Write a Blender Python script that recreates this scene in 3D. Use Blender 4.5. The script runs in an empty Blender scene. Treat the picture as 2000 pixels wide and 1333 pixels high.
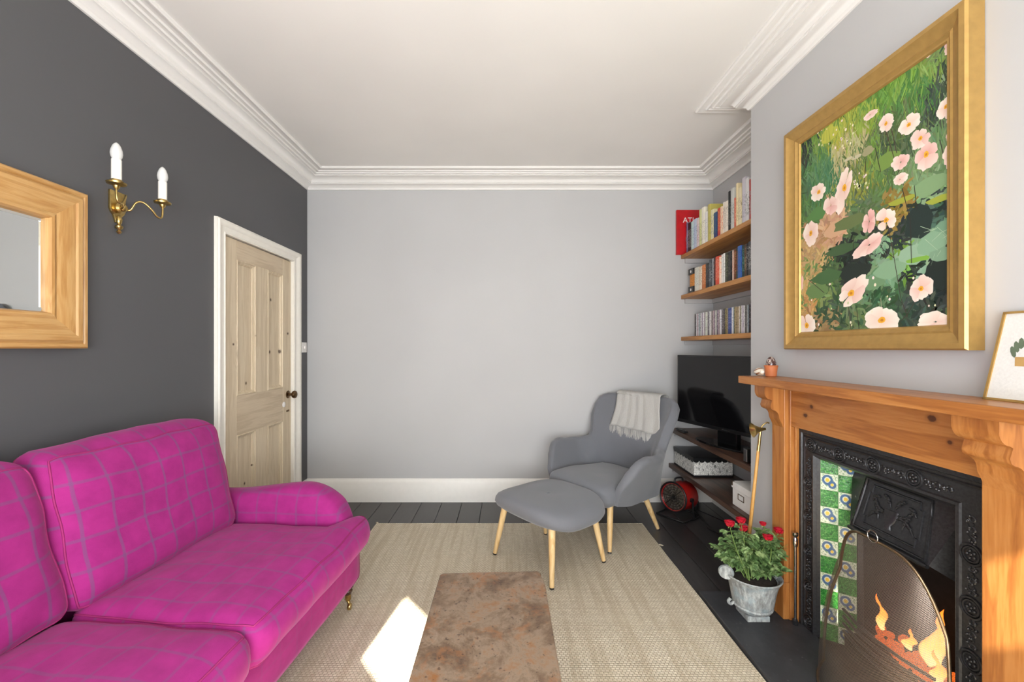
import bpy, bmesh, math, random
from mathutils import Vector, Matrix, noise
random.seed(7)
SC = bpy.context.scene
COL = SC.collection
PI = math.pi
# ------------------------------------------------------------------ camera, world, light, exposure
FPX, CX, CY, CAMZ = 820.0, 988.0, 680.0, 1.29
cd = bpy.data.cameras.new('camera'); cam = bpy.data.objects.new('camera', cd); COL.objects.link(cam)
cam.location = (0, 0, CAMZ); cam.rotation_euler = (PI/2, 0, 0)
cd.sensor_width = 36; cd.sensor_fit = 'HORIZONTAL'; cd.lens = FPX/2000*36
cd.shift_x = (1000-CX)/2000; cd.shift_y = (CY-666.5)/2000
cd.clip_start = 0.02
SC.camera = cam
w = bpy.data.worlds.new('sky'); SC.world = w; w.use_nodes = True
wn = w.node_tree; wn.nodes.clear()
wo = wn.nodes.new('ShaderNodeOutputWorld'); wb = wn.nodes.new('ShaderNodeBackground')
wb.inputs['Color'].default_value = (0.62, 0.78, 1.0, 1); wb.inputs['Strength'].default_value = 2.0
wn.links.new(wb.outputs[0], wo.inputs[0])
SUN_T = 0.65                                   # tangent of the sun's elevation
sd = bpy.data.lights.new('sun', 'SUN'); sun = bpy.data.objects.new('sun', sd); COL.objects.link(sun)
sd.energy = 34; sd.angle = math.radians(0.55); sd.color = (1.0, 0.93, 0.80)
sun.rotation_euler = Vector((0.18, 0.98, -SUN_T)).to_track_quat('-Z', 'Y').to_euler()
sun.location = (-1, -4, 4)
def window_light(name, loc, direction, sx, sy, power, color):   # daylight entering through one bay window
    d = bpy.data.lights.new(name, 'AREA'); o = bpy.data.objects.new(name, d); COL.objects.link(o)
    d.shape = 'RECTANGLE'; d.size = sx; d.size_y = sy; d.energy = power; d.color = color
    o.location = loc; o.rotation_euler = Vector(direction).to_track_quat('-Z', 'Y').to_euler()
SKYC, GROUND = (0.90, 0.95, 1.0), (1.0, 0.975, 0.925)      # sky light falls in, light off the sunny ground rises
window_light('daylight_front_sky', (0.05, -1.20, 1.35), (0, 1, -0.22), 1.25, 1.6, 42, SKYC)
window_light('daylight_front_ground', (0.05, -1.19, 1.35), (0, 1, 0.75), 1.25, 1.6, 36, GROUND)
window_light('daylight_left', (-0.90, -0.80, 1.35), (0.765, 0.645, 0.25), 0.85, 1.6, 26, (1.0, 0.985, 0.95))
window_light('daylight_right', (1.00, -0.80, 1.35), (-0.765, 0.645, 0.25), 0.85, 1.6, 32, (1.0, 0.985, 0.95))
SC.view_settings.view_transform = 'Standard'; SC.view_settings.look = 'None'
SC.view_settings.gamma = 1.0; SC.view_settings.use_curve_mapping = False
SC.view_settings.exposure = 0.42

# ------------------------------------------------------------------ helpers
def srgb(r, g, b):
    f = lambda c: (c/12.92 if c <= 0.04045 else ((c+0.055)/1.055)**2.4)
    return (f(r/255), f(g/255), f(b/255), 1)
def px(x, y, X=None, Y=None, Z=None):
    """real position of a point seen at (x, y) that lies on the plane X, Y or Z = const"""
    if Y is None: Y = X*FPX/(x-CX) if X is not None else (CAMZ-Z)*FPX/(y-CY)
    return Vector(((x-CX)*Y/FPX, Y, CAMZ+(CY-y)*Y/FPX))

class MB:
    def __init__(s): s.v = []; s.f = []; s.uv = {}
    def add(s, vs, fs):
        b = len(s.v); s.v += [Vector(p) for p in vs]; s.f += [tuple(i+b for i in f) for f in fs]; return s
    def box(s, x0, x1, y0, y1, z0, z1):
        vs = [(x, y, z) for x in (x0, x1) for y in (y0, y1) for z in (z0, z1)]
        return s.add(vs, [(0,1,3,2),(4,6,7,5),(0,4,5,1),(2,3,7,6),(0,2,6,4),(1,5,7,3)])
    def grid(s, P, cu=False, cv=False, capu=False):
        n, m = len(P), len(P[0]); vs = [p for r in P for p in r]; fs = []
        for i in range(n if cu else n-1):
            for j in range(m if cv else m-1):
                i2, j2 = (i+1) % n, (j+1) % m
                fs.append((i*m+j, i2*m+j, i2*m+j2, i*m+j2))
        if capu:
            fs.append(tuple(range(m-1, -1, -1))); fs.append(tuple((n-1)*m+j for j in range(m)))
        return s.add(vs, fs)
    def tube(s, path, r, n=8, closed=False, cap=True):
        path = [Vector(p) for p in path]; N = len(path)
        rr = r if isinstance(r, (list, tuple)) else [r]*N
        up = None; P = []
        for i in range(N):
            a = path[i-1] if (i > 0 or closed) else path[i]
            b = path[(i+1) % N] if (i < N-1 or closed) else path[i]
            t = (b-a).normalized() if (b-a).length > 1e-9 else Vector((0,0,1))
            if up is None:
                up = Vector((0,0,1)) if abs(t.z) < 0.9 else Vector((1,0,0))
            sd_ = t.cross(up).normalized(); up = sd_.cross(t).normalized()
            P.append([path[i] + (sd_*math.cos(2*PI*k/n) + up*math.sin(2*PI*k/n))*rr[i] for k in range(n)])
        return s.grid(P, cu=closed, cv=True, capu=(cap and not closed))
    def lathe(s, prof, M=None, n=20, cap=True):
        """prof: (radius, height) along local z"""
        M = M or Matrix()
        P = [[M @ Vector((r*math.cos(2*PI*k/n), r*math.sin(2*PI*k/n), h)) for k in range(n)] for r, h in prof]
        return s.grid(P, cv=True, capu=cap)
    def prism(s, poly, fn):
        """poly of 2D points, fn(u, v, k) -> 3D, k = 0 / 1 for the two ends"""
        n = len(poly)
        vs = [fn(u, v, 0) for u, v in poly] + [fn(u, v, 1) for u, v in poly]
        fs = [tuple(range(n-1, -1, -1)), tuple(range(n, 2*n))] + [(i, (i+1) % n, n+(i+1) % n, n+i) for i in range(n)]
        return s.add(vs, fs)
    def ball(s, c, rx, ry=None, rz=None, n=10, m=7):
        ry = ry or rx; rz = rz or rx; c = Vector(c)
        P = []
        for i in range(m+1):
            a = -PI/2 + PI*i/m; q = max(math.cos(a), 0.02)
            P.append([c + Vector((rx*q*math.cos(2*PI*k/n), ry*q*math.sin(2*PI*k/n), rz*math.sin(a))) for k in range(n)])
        return s.grid(P, cv=True, capu=True)

def world_loc(o):
    v = Vector((0,0,0))
    while o is not None: v = v + Vector(o.location); o = o.parent
    return v
def build(name, mb, mat, parent=None, smooth=None, bevel=0, seg=2, origin=None, uv=None, recalc=True, colors=None):
    if parent is not None: off = world_loc(parent); loc = (0,0,0)
    elif origin is not None: off = Vector(origin); loc = off
    else:
        xs = [v.x for v in mb.v]; ys = [v.y for v in mb.v]; zs = [v.z for v in mb.v]
        off = Vector(((min(xs)+max(xs))/2, (min(ys)+max(ys))/2, min(zs))); loc = off
    me = bpy.data.meshes.new(name)
    me.from_pydata([tuple(v-off) for v in mb.v], [], mb.f)
    if uv is not None:
        l = me.uv_layers.new(name='UVMap')
        for p in me.polygons:
            for li in p.loop_indices:
                l.data[li].uv = uv[p.index][li-p.loop_start]
    if colors is not None:
        ca = me.color_attributes.new('Col', 'FLOAT_COLOR', 'POINT')
        for i, c in enumerate(colors): ca.data[i].color = c
    if recalc or bevel:
        bm = bmesh.new(); bm.from_mesh(me)
        if recalc: bmesh.ops.recalc_face_normals(bm, faces=bm.faces)
        if bevel:
            es = [e for e in bm.edges if len(e.link_faces) == 2 and e.calc_face_angle(0) > 0.5]
            bmesh.ops.bevel(bm, geom=es, offset=bevel, segments=seg, affect='EDGES', profile=0.5, clamp_overlap=True)
        bm.to_mesh(me); bm.free()
    if smooth is not None:
        for p in me.polygons: p.use_smooth = True
        me.set_sharp_from_angle(angle=math.radians(smooth))
    me.materials.append(mat)
    o = bpy.data.objects.new(name, me); COL.objects.link(o)
    o.location = loc
    if parent is not None: o.parent = parent
    return o
def thing(name, label, cat, loc=(0,0,0), group=None, kind=None):
    o = bpy.data.objects.new(name, None); COL.objects.link(o); o.location = loc; o.empty_display_size = 0.05
    return tag(o, label, cat, group, kind)
def tag(o, label=None, cat=None, group=None, kind=None):
    if label: o['label'] = label
    if cat: o['category'] = cat
    if group: o['group'] = group
    if kind: o['kind'] = kind
    return o
def inst(src, parent, loc, rot=(0,0,0), scale=(1,1,1), name=None):
    o = bpy.data.objects.new(name or src.name.split('.')[0], src.data); COL.objects.link(o)
    o.parent = parent; o.location = loc; o.rotation_euler = rot; o.scale = scale
    return o
def catmull(pts, n=8, closed=False):
    pts = [Vector(p) for p in pts]; out = []; N = len(pts)
    for i in range(N if closed else N-1):
        p1, p2 = pts[i], pts[(i+1) % N]
        p0 = pts[i-1] if (i > 0 or closed) else p1
        p3 = pts[(i+2) % N] if (i+2 < N or closed) else p2
        for k in range(n):
            t = k/n
            out.append(0.5*((2*p1)+(p2-p0)*t+(2*p0-5*p1+4*p2-p3)*t*t+(3*p1-p0-3*p2+p3)*t**3))
    if not closed: out.append(pts[-1])
    return out
def sstep(a, b, x):
    t = min(max((x-a)/(b-a), 0), 1); return t*t*(3-2*t)

# ------------------------------------------------------------------ materials
class NT:
    def __init__(s, name):
        s.m = bpy.data.materials.new(name); s.m.use_nodes = True; s.t = s.m.node_tree
        s.b = s.t.nodes['Principled BSDF']; s.out = s.t.nodes['Material Output']
    def n(s, t, **kw):
        nd = s.t.nodes.new('ShaderNode'+t)
        for k, v in kw.items():
            if isinstance(v, (int, float, str, bool)) and hasattr(nd, k) and k not in nd.inputs: setattr(nd, k, v)
        return nd
    def l(s, a, b): s.t.links.new(a, b)
    def val(s, x, sock):
        if isinstance(x, (int, float)): sock.default_value = x
        elif isinstance(x, (tuple, list)): sock.default_value = x
        else: s.l(x, sock)
    def math(s, op, a, b=0.0, c=0.0):
        nd = s.t.nodes.new('ShaderNodeMath'); nd.operation = op
        s.val(a, nd.inputs[0]); s.val(b, nd.inputs[1]); s.val(c, nd.inputs[2]); return nd.outputs[0]
    def mix(s, f, a, b):
        nd = s.t.nodes.new('ShaderNodeMix'); nd.data_type = 'RGBA'
        s.val(f, nd.inputs[0]); s.val(a, nd.inputs[6]); s.val(b, nd.inputs[7]); return nd.outputs[2]
    def coord(s, kind='Object', scale=(1,1,1), rot=(0,0,0), loc=(0,0,0)):
        tc = s.t.nodes.new('ShaderNodeTexCoord'); mp = s.t.nodes.new('ShaderNodeMapping')
        mp.inputs['Scale'].default_value = scale; mp.inputs['Rotation'].default_value = rot; mp.inputs['Location'].default_value = loc
        s.l(tc.outputs[kind], mp.inputs[0]); return mp.outputs[0]
    def noise(s, co, scale=5, detail=3, rough=0.5, dist=0):
        nd = s.t.nodes.new('ShaderNodeTexNoise'); s.l(co, nd.inputs['Vector'])
        nd.inputs['Scale'].default_value = scale; nd.inputs['Detail'].default_value = detail
        nd.inputs['Roughness'].default_value = rough; nd.inputs['Distortion'].default_value = dist
        return nd.outputs[0]
    def vor(s, co, scale=5, feature='F1', rand=1.0, out='Distance'):
        nd = s.t.nodes.new('ShaderNodeTexVoronoi'); nd.feature = feature; s.l(co, nd.inputs['Vector'])
        nd.inputs['Scale'].default_value = scale; nd.inputs['Randomness'].default_value = rand
        return nd.outputs[out]
    def ramp(s, f, stops, interp='LINEAR'):
        nd = s.t.nodes.new('ShaderNodeValToRGB'); nd.color_ramp.interpolation = interp
        el = nd.color_ramp.elements
        while len(el) < len(stops): el.new(0.5)
        for e, (p, c) in zip(el, stops): e.position = p; e.color = c if len(c) == 4 else (*c, 1)
        s.l(f, nd.inputs[0]); return nd.outputs[0]
    def step(s, x, a, b):
        nd = s.t.nodes.new('ShaderNodeMapRange'); nd.interpolation_type = 'SMOOTHSTEP'
        s.val(x, nd.inputs[0]); nd.inputs[1].default_value = a; nd.inputs[2].default_value = b; return nd.outputs[0]
    def bump(s, h, strength=0.3, dist=0.002):
        nd = s.t.nodes.new('ShaderNodeBump'); nd.inputs['Strength'].default_value = strength; nd.inputs['Distance'].default_value = dist
        s.l(h, nd.inputs['Height']); s.l(nd.outputs[0], s.b.inputs['Normal'])
    def set(s, color=None, rough=0.5, metal=0.0, spec=0.5, **kw):
        if color is not None: s.val(color, s.b.inputs['Base Color'])
        s.val(rough, s.b.inputs['Roughness']); s.val(metal, s.b.inputs['Metallic']); s.b.inputs['Specular IOR Level'].default_value = spec
        for k, v in kw.items(): s.val(v, s.b.inputs[k])
        return s.m
BLK = (0,0,0,1); WHT = (1,1,1,1)
def plain(name, c, rough=0.5, metal=0.0, spec=0.5, var=0.06, scale=30, bump=0.0):
    t = NT(name); co = t.coord()
    nz = t.noise(co, scale, 3)
    d = tuple(max(x*(1-var*2), 0) for x in c[:3])+(1,); l = tuple(min(x*(1+var), 1) for x in c[:3])+(1,)
    col = t.ramp(nz, [(0.3, d), (0.7, l)])
    if bump: t.bump(nz, bump, 0.001)
    return t.set(col, rough, metal, spec)
def wall_paint(name, c, rough=0.6):
    t = NT(name); co = t.coord()
    big = t.noise(co, 1.3, 2); fine = t.noise(co, 220, 2)
    d = tuple(x*0.97 for x in c[:3])+(1,); l = tuple(x*1.02 for x in c[:3])+(1,)
    t.bump(fine, 0.06, 0.0006)
    return t.set(t.ramp(big, [(0.35, d), (0.65, l)]), rough, 0, 0.35)
def wood(name, dark, mid, light, axis='Y', rough=0.4, freq=26, knots=3.2, knot_col=None, kamt=1.0, seed=0.0, spec=0.45, spots=()):
    t = NT(name)
    sc = {'X': (0.07, 1, 1), 'Y': (1, 0.07, 1), 'Z': (1, 1, 0.07)}[axis]
    ks = {'X': (0.45, 1, 1), 'Y': (1, 0.45, 1), 'Z': (1, 1, 0.45)}[axis]
    co = t.coord('Object', sc, loc=(seed, seed*1.7, seed*0.6)); kc = t.coord('Object', ks, loc=(seed*2.1, seed, seed))
    kd = t.vor(kc, knots)
    warp = t.math('MULTIPLY', t.step(kd, 0.30, 0.0), 0.9)
    g1 = t.noise(co, freq, 5, 0.6, 0.6); g2 = t.noise(co, freq*5, 3, 0.6)
    rings = t.math('SINE', t.math('ADD', t.math('MULTIPLY', g1, 26), t.math('MULTIPLY', warp, 16)))
    f = t.math('ADD', t.math('MULTIPLY', g1, 0.62), t.math('ADD', t.math('MULTIPLY', rings, 0.07), t.math('MULTIPLY', g2, 0.30)))
    col = t.ramp(f, [(0.28, dark), (0.48, mid), (0.68, light)])
    kc_ = knot_col or tuple(x*0.25 for x in dark[:3])+(1,)
    col = t.mix(t.math('MULTIPLY', t.step(kd, 0.105, 0.03), kamt), col, kc_)
    if spots:
        sp = t.n('SeparateXYZ'); t.l(t.coord(), sp.inputs[0]); nz = t.noise(t.coord(), 90, 2)
        for (y_, z_, ry, rz) in spots:
            dy = t.math('DIVIDE', t.math('SUBTRACT', sp.outputs[1], y_), ry); dz = t.math('DIVIDE', t.math('SUBTRACT', sp.outputs[2], z_), rz)
            dd = t.math('ADD', t.math('SQRT', t.math('ADD', t.math('MULTIPLY', dy, dy), t.math('MULTIPLY', dz, dz))), t.math('MULTIPLY', nz, 0.5))
            col = t.mix(t.math('MULTIPLY', t.step(dd, 1.9, 0.9), 0.35), col, kc_); col = t.mix(t.math('MULTIPLY', t.step(dd, 1.15, 0.8), 0.9), col, kc_)
    t.bump(f, 0.10, 0.001)
    return t.set(col, rough, 0, spec)
M = {}
M['wall_grey'] = wall_paint('wall_grey', srgb(186, 186, 186))
M['wall_dark'] = wall_paint('wall_charcoal', srgb(86, 86, 88), 0.45)
M['ceiling'] = wall_paint('ceiling_white', srgb(232, 230, 226), 0.5)
M['trim'] = plain('white_gloss_paint', srgb(236, 234, 228), 0.35, var=0.01)
M['trimwarm'] = plain('cream_gloss_paint', srgb(238, 234, 224), 0.32, var=0.015)
def floor_mat():
    t = NT('dark_floor_paint'); co = t.coord('Object', (1, 0.12, 1)); info = t.t.nodes.new('ShaderNodeObjectInfo')
    g = t.noise(co, 40, 4, 0.6)
    sc = t.noise(t.coord('Object', (1, 1, 1)), 55, 5, 0.7)
    col = t.ramp(g, [(0.3, srgb(50, 49, 49)), (0.7, srgb(74, 72, 72))])
    col = t.mix(t.math('MULTIPLY', info.outputs['Random'], 0.45), col, srgb(40, 37, 37))
    col = t.mix(t.math('MULTIPLY', t.step(sc, 0.66, 0.78), 0.5), col, srgb(120, 116, 112))
    t.bump(g, 0.12, 0.001)
    return t.set(col, t.math('ADD', 0.24, t.math('MULTIPLY', g, 0.2)), 0, 0.5)
M['floor'] = floor_mat()
M['subfloor'] = plain('floor_gap_dark', srgb(20, 18, 18), 0.9)
# ------------------------------------------------------------------ the room
XL, XR, YB, YF, ZC = -1.668, 1.7415, 3.526, -0.45, 2.727
XC, CY0, CY1 = 1.36, 0.73, 2.33          # chimney breast face and its two ends
DY0, DY1, DZ = 2.482, 3.272, 1.962       # door leaf
fl = build('floor', MB().box(XL-0.1, XR+0.1, -1.4, YB+0.1, -0.12, -0.022), M['subfloor'])
tag(fl, 'dark painted floorboards of the room', 'floor', kind='structure')
BP = 0.167
board = None
k0 = int((XL+1.2)/BP)-1
xx = -1.2 + BP*(-3)
i = 0
while xx < XR:
    x0, x1 = max(xx+0.0018, XL), min(xx+BP-0.0018, XR)
    if x1-x0 > 0.02:
        full = abs((x1-x0)-(BP-0.0036)) < 1e-4
        if full and board is not None:
            o = bpy.data.objects.new('floor_board', board.data); COL.objects.link(o); o.parent = fl
            o.location = Vector((x0, -1.3, 0)) - Vector(fl.location)
        else:
            o = build('floor_board', MB().box(0, x1-x0, 0, YB+1.3, -0.022, 0), M['floor'], bevel=0.0016, seg=1, origin=(0,0,0))
            o.parent = fl; o.location = Vector((x0, -1.3, 0)) - Vector(fl.location)
            if full: board = o
    xx += BP
b = MB()
b.box(XL-0.12, XL, YF, DY0-0.012, 0, ZC); b.box(XL-0.12, XL, DY1+0.012, YB, 0, ZC); b.box(XL-0.12, XL, DY0-0.012, DY1+0.012, DZ+0.012, ZC)
tag(build('wall_left', b, M['wall_dark']), 'charcoal painted wall with the door', 'wall', kind='structure')
tag(build('wall_back', MB().box(XL-0.12, XR+0.12, YB, YB+0.12, 0, ZC), M['wall_grey']), 'pale grey painted end wall', 'wall', kind='structure')
tag(build('wall_right', MB().box(XR, XR+0.12, YF, YB, 0, ZC), M['wall_grey']), 'grey wall at the back of the shelf alcove', 'wall', kind='structure')
b = MB()
FY0, FY1, FZ = 1.185, 1.915, 0.905
b.box(XC, XR, CY0, FY0, 0, ZC); b.box(XC, XR, FY1, CY1, 0, ZC); b.box(XC, XR, FY0, FY1, FZ, ZC)
tag(build('wall_chimney', b, M['wall_grey']), 'pale grey chimney breast above the fireplace', 'wall', kind='structure')
tag(build('ceiling', MB().box(XL-0.12, XR+0.12, -1.4, YB+0.12, ZC, ZC+0.1), M['ceiling']), 'white plaster ceiling', 'ceiling', kind='structure')
# bay with three windows, behind the camera
BL0, BL1, BR1, BR0 = Vector((-1.30, YF)), Vector((-0.62, -1.25)), Vector((0.72, -1.25)), Vector((1.40, YF))
b = MB()
b.box(XL-0.12, BL0.x, YF-0.12, YF, 0, ZC); b.box(BR0.x, XR+0.12, YF-0.12, YF, 0, ZC)
tag(build('wall_front', b, M['wall_grey']), 'grey wall beside the bay window', 'wall', kind='structure')
M['pane'] = NT('window_glass')
def glass_mat(t):
    tr = t.n('BsdfTransparent'); gl = t.n('BsdfGlossy'); gl.inputs['Roughness'].default_value = 0.02
    mx = t.n('MixShader'); mx.inputs[0].default_value = 0.06
    t.l(tr.outputs[0], mx.inputs[1]); t.l(gl.outputs[0], mx.inputs[2]); t.l(mx.outputs[0], t.out.inputs[0]); return t.m
M['pane'] = glass_mat(M['pane'])
M['blind'] = plain('added_linen_blind', srgb(214, 206, 190), 0.85, var=0.05, scale=200)
def bay(n, A, B, panes, what):
    """bay wall from A to B with rectangular openings (k0,k1,z0,z1); solid elsewhere, openings shaped to place the sun patches"""
    L = (B-A).length; d = (B-A)/L; nrm = Vector((-d.y, d.x))
    P = lambda k, dep, z: Vector((A.x+d.x*k-nrm.x*dep, A.y+d.y*k-nrm.y*dep, z))
    def slab(mb, k0, k1, z0, z1, d0, d1):
        vs = [P(k, dd, z) for k in (k0, k1) for dd in (d0, d1) for z in (z0, z1)]
        mb.add(vs, [(0,1,3,2),(4,6,7,5),(0,4,5,1),(2,3,7,6),(0,2,6,4),(1,5,7,3)])
    wl = MB(); panes = sorted(panes, key=lambda p: p[2]); z = 0
    for (k0, k1, z0, z1) in panes:
        slab(wl, -0.02, L+0.02, z, z0, 0, 0.03)
        slab(wl, -0.02, k0, z0, z1, 0, 0.03); slab(wl, k1, L+0.02, z0, z1, 0, 0.03); z = z1
    slab(wl, -0.02, L+0.02, z, ZC, 0, 0.03)
    wi = thing('window_%d' % n, what, 'window', P(L/2, 0, 0.5), kind='structure')
    build('window_frame', wl, M['trim'], wi)  # solid around the openings, shaped to hold back the sun
    for (k0, k1, z0, z1) in panes:
        m = MB(); slab(m, k0, k1, z0, z1, 0.012, 0.016); build('pane', m, M['pane'], wi)
    m = MB(); slab(m, 0.05, L-0.05, 2.24, 2.50, -0.03, -0.012); build('blind', m, M['blind'], wi)  # unseen blind, added to go with the parts closed against the sun
bay(1, BL0, BL1, [(0.08, 0.97, 0.55, 1.45), (0.393, 0.90, 1.657, 1.955)], 'unseen left hand bay window with an added blind, upper pane shaped for the sun patch')
bay(2, BL1, BR1, [(0.08, 1.26, 0.55, 1.55)], 'unseen front bay window with an added blind, closed above to block the sun')
bay(3, BR1, BR0, [(0.08, 0.97, 0.55, 1.40), (0.20, 0.36, 1.92, 2.19)], 'unseen right hand bay window with an added blind, upper pane shaped for the sun patch')
# cornice, swept along the walls
prof = [(0,-0.112),(0.010,-0.112),(0.014,-0.106),(0.016,-0.098),(0.024,-0.092),(0.036,-0.084),(0.050,-0.078),(0.055,-0.077),(0.055,-0.069),(0.060,-0.068),
        (0.066,-0.056),(0.078,-0.045),(0.094,-0.038),(0.112,-0.034),(0.116,-0.034),(0.116,-0.027),(0.128,-0.026),(0.132,-0.029),(0.140,-0.029),(0.144,-0.020),(0.156,-0.020),(0.160,-0.023),(0.168,-0.023),(0.172,-0.014),(0.190,-0.014),(0.196,-0.017),(0.208,-0.017),(0.214,-0.010),(0.214,0.0)]
path = [(XL,-0.45),(XL,YB),(XR,YB),(XR,CY1),(XC,CY1),(XC,CY0),(XR,CY0),(XR,-0.45)]
def cornice(path, prof):
    P = [Vector(p) for p in path]; rows = []
    for i, p in enumerate(P):
        ns = []
        if i > 0: d = (P[i]-P[i-1]).normalized(); ns.append(Vector((d.y, -d.x)))
        if i < len(P)-1: d = (P[i+1]-P[i]).normalized(); ns.append(Vector((d.y, -d.x)))
        m = ns[0] if len(ns) == 1 else (ns[0]+ns[1])/(1+ns[0].dot(ns[1]))
        rows.append([Vector((p.x+m.x*a, p.y+m.y*a, ZC+h)) for a, h in prof])
    return MB().grid(rows)
tag(build('trim_1', cornice(path, prof), M['ceiling'], recalc=False, smooth=35, origin=(0,YB,ZC-0.11)), 'white moulded plaster cornice around the ceiling', 'cornice', kind='structure')
# skirting boards
def skirt(name, path, label):
    pr = [(0,0),(0.020,0),(0.020,0.165),(0.016,0.176),(0.010,0.184),(0.006,0.193),(0,0.193)]
    P = [Vector(p) for p in path]; rows = []
    for i, p in enumerate(P):
        ns = []
        if i > 0: d = (P[i]-P[i-1]).normalized(); ns.append(Vector((d.y, -d.x)))
        if i < len(P)-1: d = (P[i+1]-P[i]).normalized(); ns.append(Vector((d.y, -d.x)))
        m = ns[0] if len(ns) == 1 else (ns[0]+ns[1])/(1+ns[0].dot(ns[1]))
        rows.append([Vector((p.x+m.x*a, p.y+m.y*a, h)) for a, h in pr])
    mb = MB().grid(rows, cv=True, capu=True)
    tag(build(name, mb, M['trim'], smooth=30), label, 'skirting', kind='structure')
skirt('baseboard_back', [(XL,YB),(XR,YB)], 'tall white skirting board along the end wall')
skirt('baseboard_left', [(XL,DY1+0.125),(XL,YB-0.021)], 'short white skirting between door and corner')
skirt('baseboard_near', [(XL,-0.44),(XL,DY0-0.085)], 'white skirting behind the pink sofa')
skirt('baseboard_right', [(XR,YB-0.021),(XR,CY1+0.001)], 'white skirting at the back of the alcove')
# ------------------------------------------------------------------ door
def door_spot(x, y, ry, rz):
    p = px(x, y, X=XL-0.02); return (p.y-(DY0+DY1)/2, p.z, ry, rz)
DSP = [door_spot(530,586,0.010,0.012), door_spot(528,688,0.010,0.014), door_spot(546,687,0.012,0.016), door_spot(482,749,0.009,0.011), door_spot(496,656,0.006,0.007), door_spot(492,909,0.006,0.007), door_spot(479,945,0.009,0.011), door_spot(559,652,0.014,0.010), door_spot(452,673,0.010,0.008)]
M['door_pine'] = wood('stripped_pine', srgb(198, 180, 152), srgb(209, 192, 165), srgb(218, 203, 178), 'Z', 0.55, 30, 5.5, srgb(74, 52, 38), 0.25, 1.3, 0.3, DSP)
M['door_rail'] = wood('stripped_pine_rail', srgb(190, 172, 146), srgb(202, 184, 158), srgb(212, 196, 170), 'Y', 0.55, 30, 3.0, srgb(80, 56, 38), 0.6, 4.1, 0.3)
M['brass'] = plain('aged_brass', srgb(190, 164, 104), 0.28, 1.0, var=0.12, scale=60)
M['bronze'] = plain('dark_bronze', srgb(120, 96, 70), 0.32, 1.0, var=0.15, scale=60)
M['porcelain'] = plain('white_porcelain', srgb(236, 232, 228), 0.15, var=0.01)
D = thing('door_1', 'stripped pine four panel door in a cream frame', 'door', (XL, (DY0+DY1)/2, 0), kind='structure')
xf, xb = XL-0.008, XL-0.045                 # faces of the leaf
cols = [(DY0, 2.615), (2.615, 2.815), (2.815, 2.955), (2.955, 3.158), (3.158, DY1)]
rows = [(0.012, 0.225), (0.225, 0.743), (0.743, 0.99), (0.99, 1.843), (1.843, DZ)]
for c in (0, 4): build('stile', MB().box(xb, xf, cols[c][0]+0.001, cols[c][1], rows[0][0], DZ), M['door_pine'], D, bevel=0.0015, seg=1)
for r in (0, 2, 4): build('rail', MB().box(xb, xf-0.0006, cols[0][1], cols[4][0], *rows[r]), M['door_rail'], D, bevel=0.0012, seg=1)
for r in (1, 3): build('muntin', MB().box(xb, xf-0.0006, cols[2][0], cols[2][1], *rows[r]), M['door_pine'], D, bevel=0.0012, seg=1)
def moulding_rect(x, y0, y1, z0, z1, pr):
    """moulding that runs round the inside of a panel; pr = (inset, x offset)"""
    rows_ = []
    for a, h in pr:
        rows_.append([Vector((x+h, y0+a, z0+a)), Vector((x+h, y1-a, z0+a)), Vector((x+h, y1-a, z1-a)), Vector((x+h, y0+a, z1-a))])
    return MB().grid(rows_, cv=True)
for r in (1, 3):
    for c in (1, 3):
        p = build('panel', MB().box(xb+0.004, xf-0.017, cols[c][0], cols[c][1], *rows[r]), M['door_pine'], D)
        build('panel_moulding', moulding_rect(xf, cols[c][0], cols[c][1], rows[r][0], rows[r][1], [(0,-0.017),(0,-0.0007),(0.003,0.003),(0.007,0.003),(0.010,-0.003),(0.014,-0.005),(0.018,-0.006),(0.020,-0.011),(0.024,-0.012),(0.026,-0.017)]), M['door_pine'], p, smooth=35)
# architrave: two legs and a head, mitred
ap = [(0,-0.02),(0,0.012),(0.006,0.017),(0.012,0.012),(0.040,0.014),(0.048,0.022),(0.058,0.026),(0.068,0.026),(0.074,0.020),(0.078,0.020),(0.080,0),(0.080,-0.0)]
def arch_leg(yi, sgn, wd):
    s_ = wd/0.08; rows_ = []
    for top in (0, 1):
        rows_.append([Vector((XL+h, yi+sgn*a*s_, (DZ+0.004+a) if top else 0.0)) for a, h in ap])
    return MB().grid(rows_, capu=True)
build('architrave', arch_leg(DY0-0.003, -1, 0.080), M['trimwarm'], D, smooth=35)
build('architrave', arch_leg(DY1+0.003, 1, 0.115), M['trimwarm'], D, smooth=35)
hd = [[Vector((XL+h, DY0-0.003-a, DZ+0.004+a)) for a, h in ap], [Vector((XL+h, DY1+0.003+a*1.44, DZ+0.004+a)) for a, h in ap]]
build('architrave', MB().grid(hd, capu=True), M['trimwarm'], D, smooth=35)
build('door_jamb', MB().box(XL-0.115, xb-0.004, DY0-0.011, DY1+0.011, 0, DZ+0.011), M['trimwarm'], D)
RY = Matrix.Rotation(PI/2, 4, 'Y')          # local z -> world +X
def atX(x, y, z): return Matrix.Translation((x, y, z)) @ RY
kn = build('knob', MB().lathe([(0.030,0),(0.030,0.004),(0.024,0.007),(0.011,0.010),(0.010,0.030),(0.016,0.034),(0.026,0.040),(0.030,0.050),(0.027,0.060),(0.015,0.067),(0.002,0.069)], atX(xf, 3.228, 0.932), 24), M['bronze'], D, smooth=40)
tag(kn, 'dark bronze round door knob')
es = build('escutcheon', MB().lathe([(0.021,0),(0.021,0.003),(0.016,0.006),(0.002,0.007)], atX(xf, 3.168, 0.862), 20), M['porcelain'], D, smooth=40)
tag(es, 'white porcelain keyhole cover')
build('latch_plate', MB().box(xf, xf+0.003, 3.205, 3.245, 0.80, 0.815), M['bronze'], D, bevel=0.001, seg=1)
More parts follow.
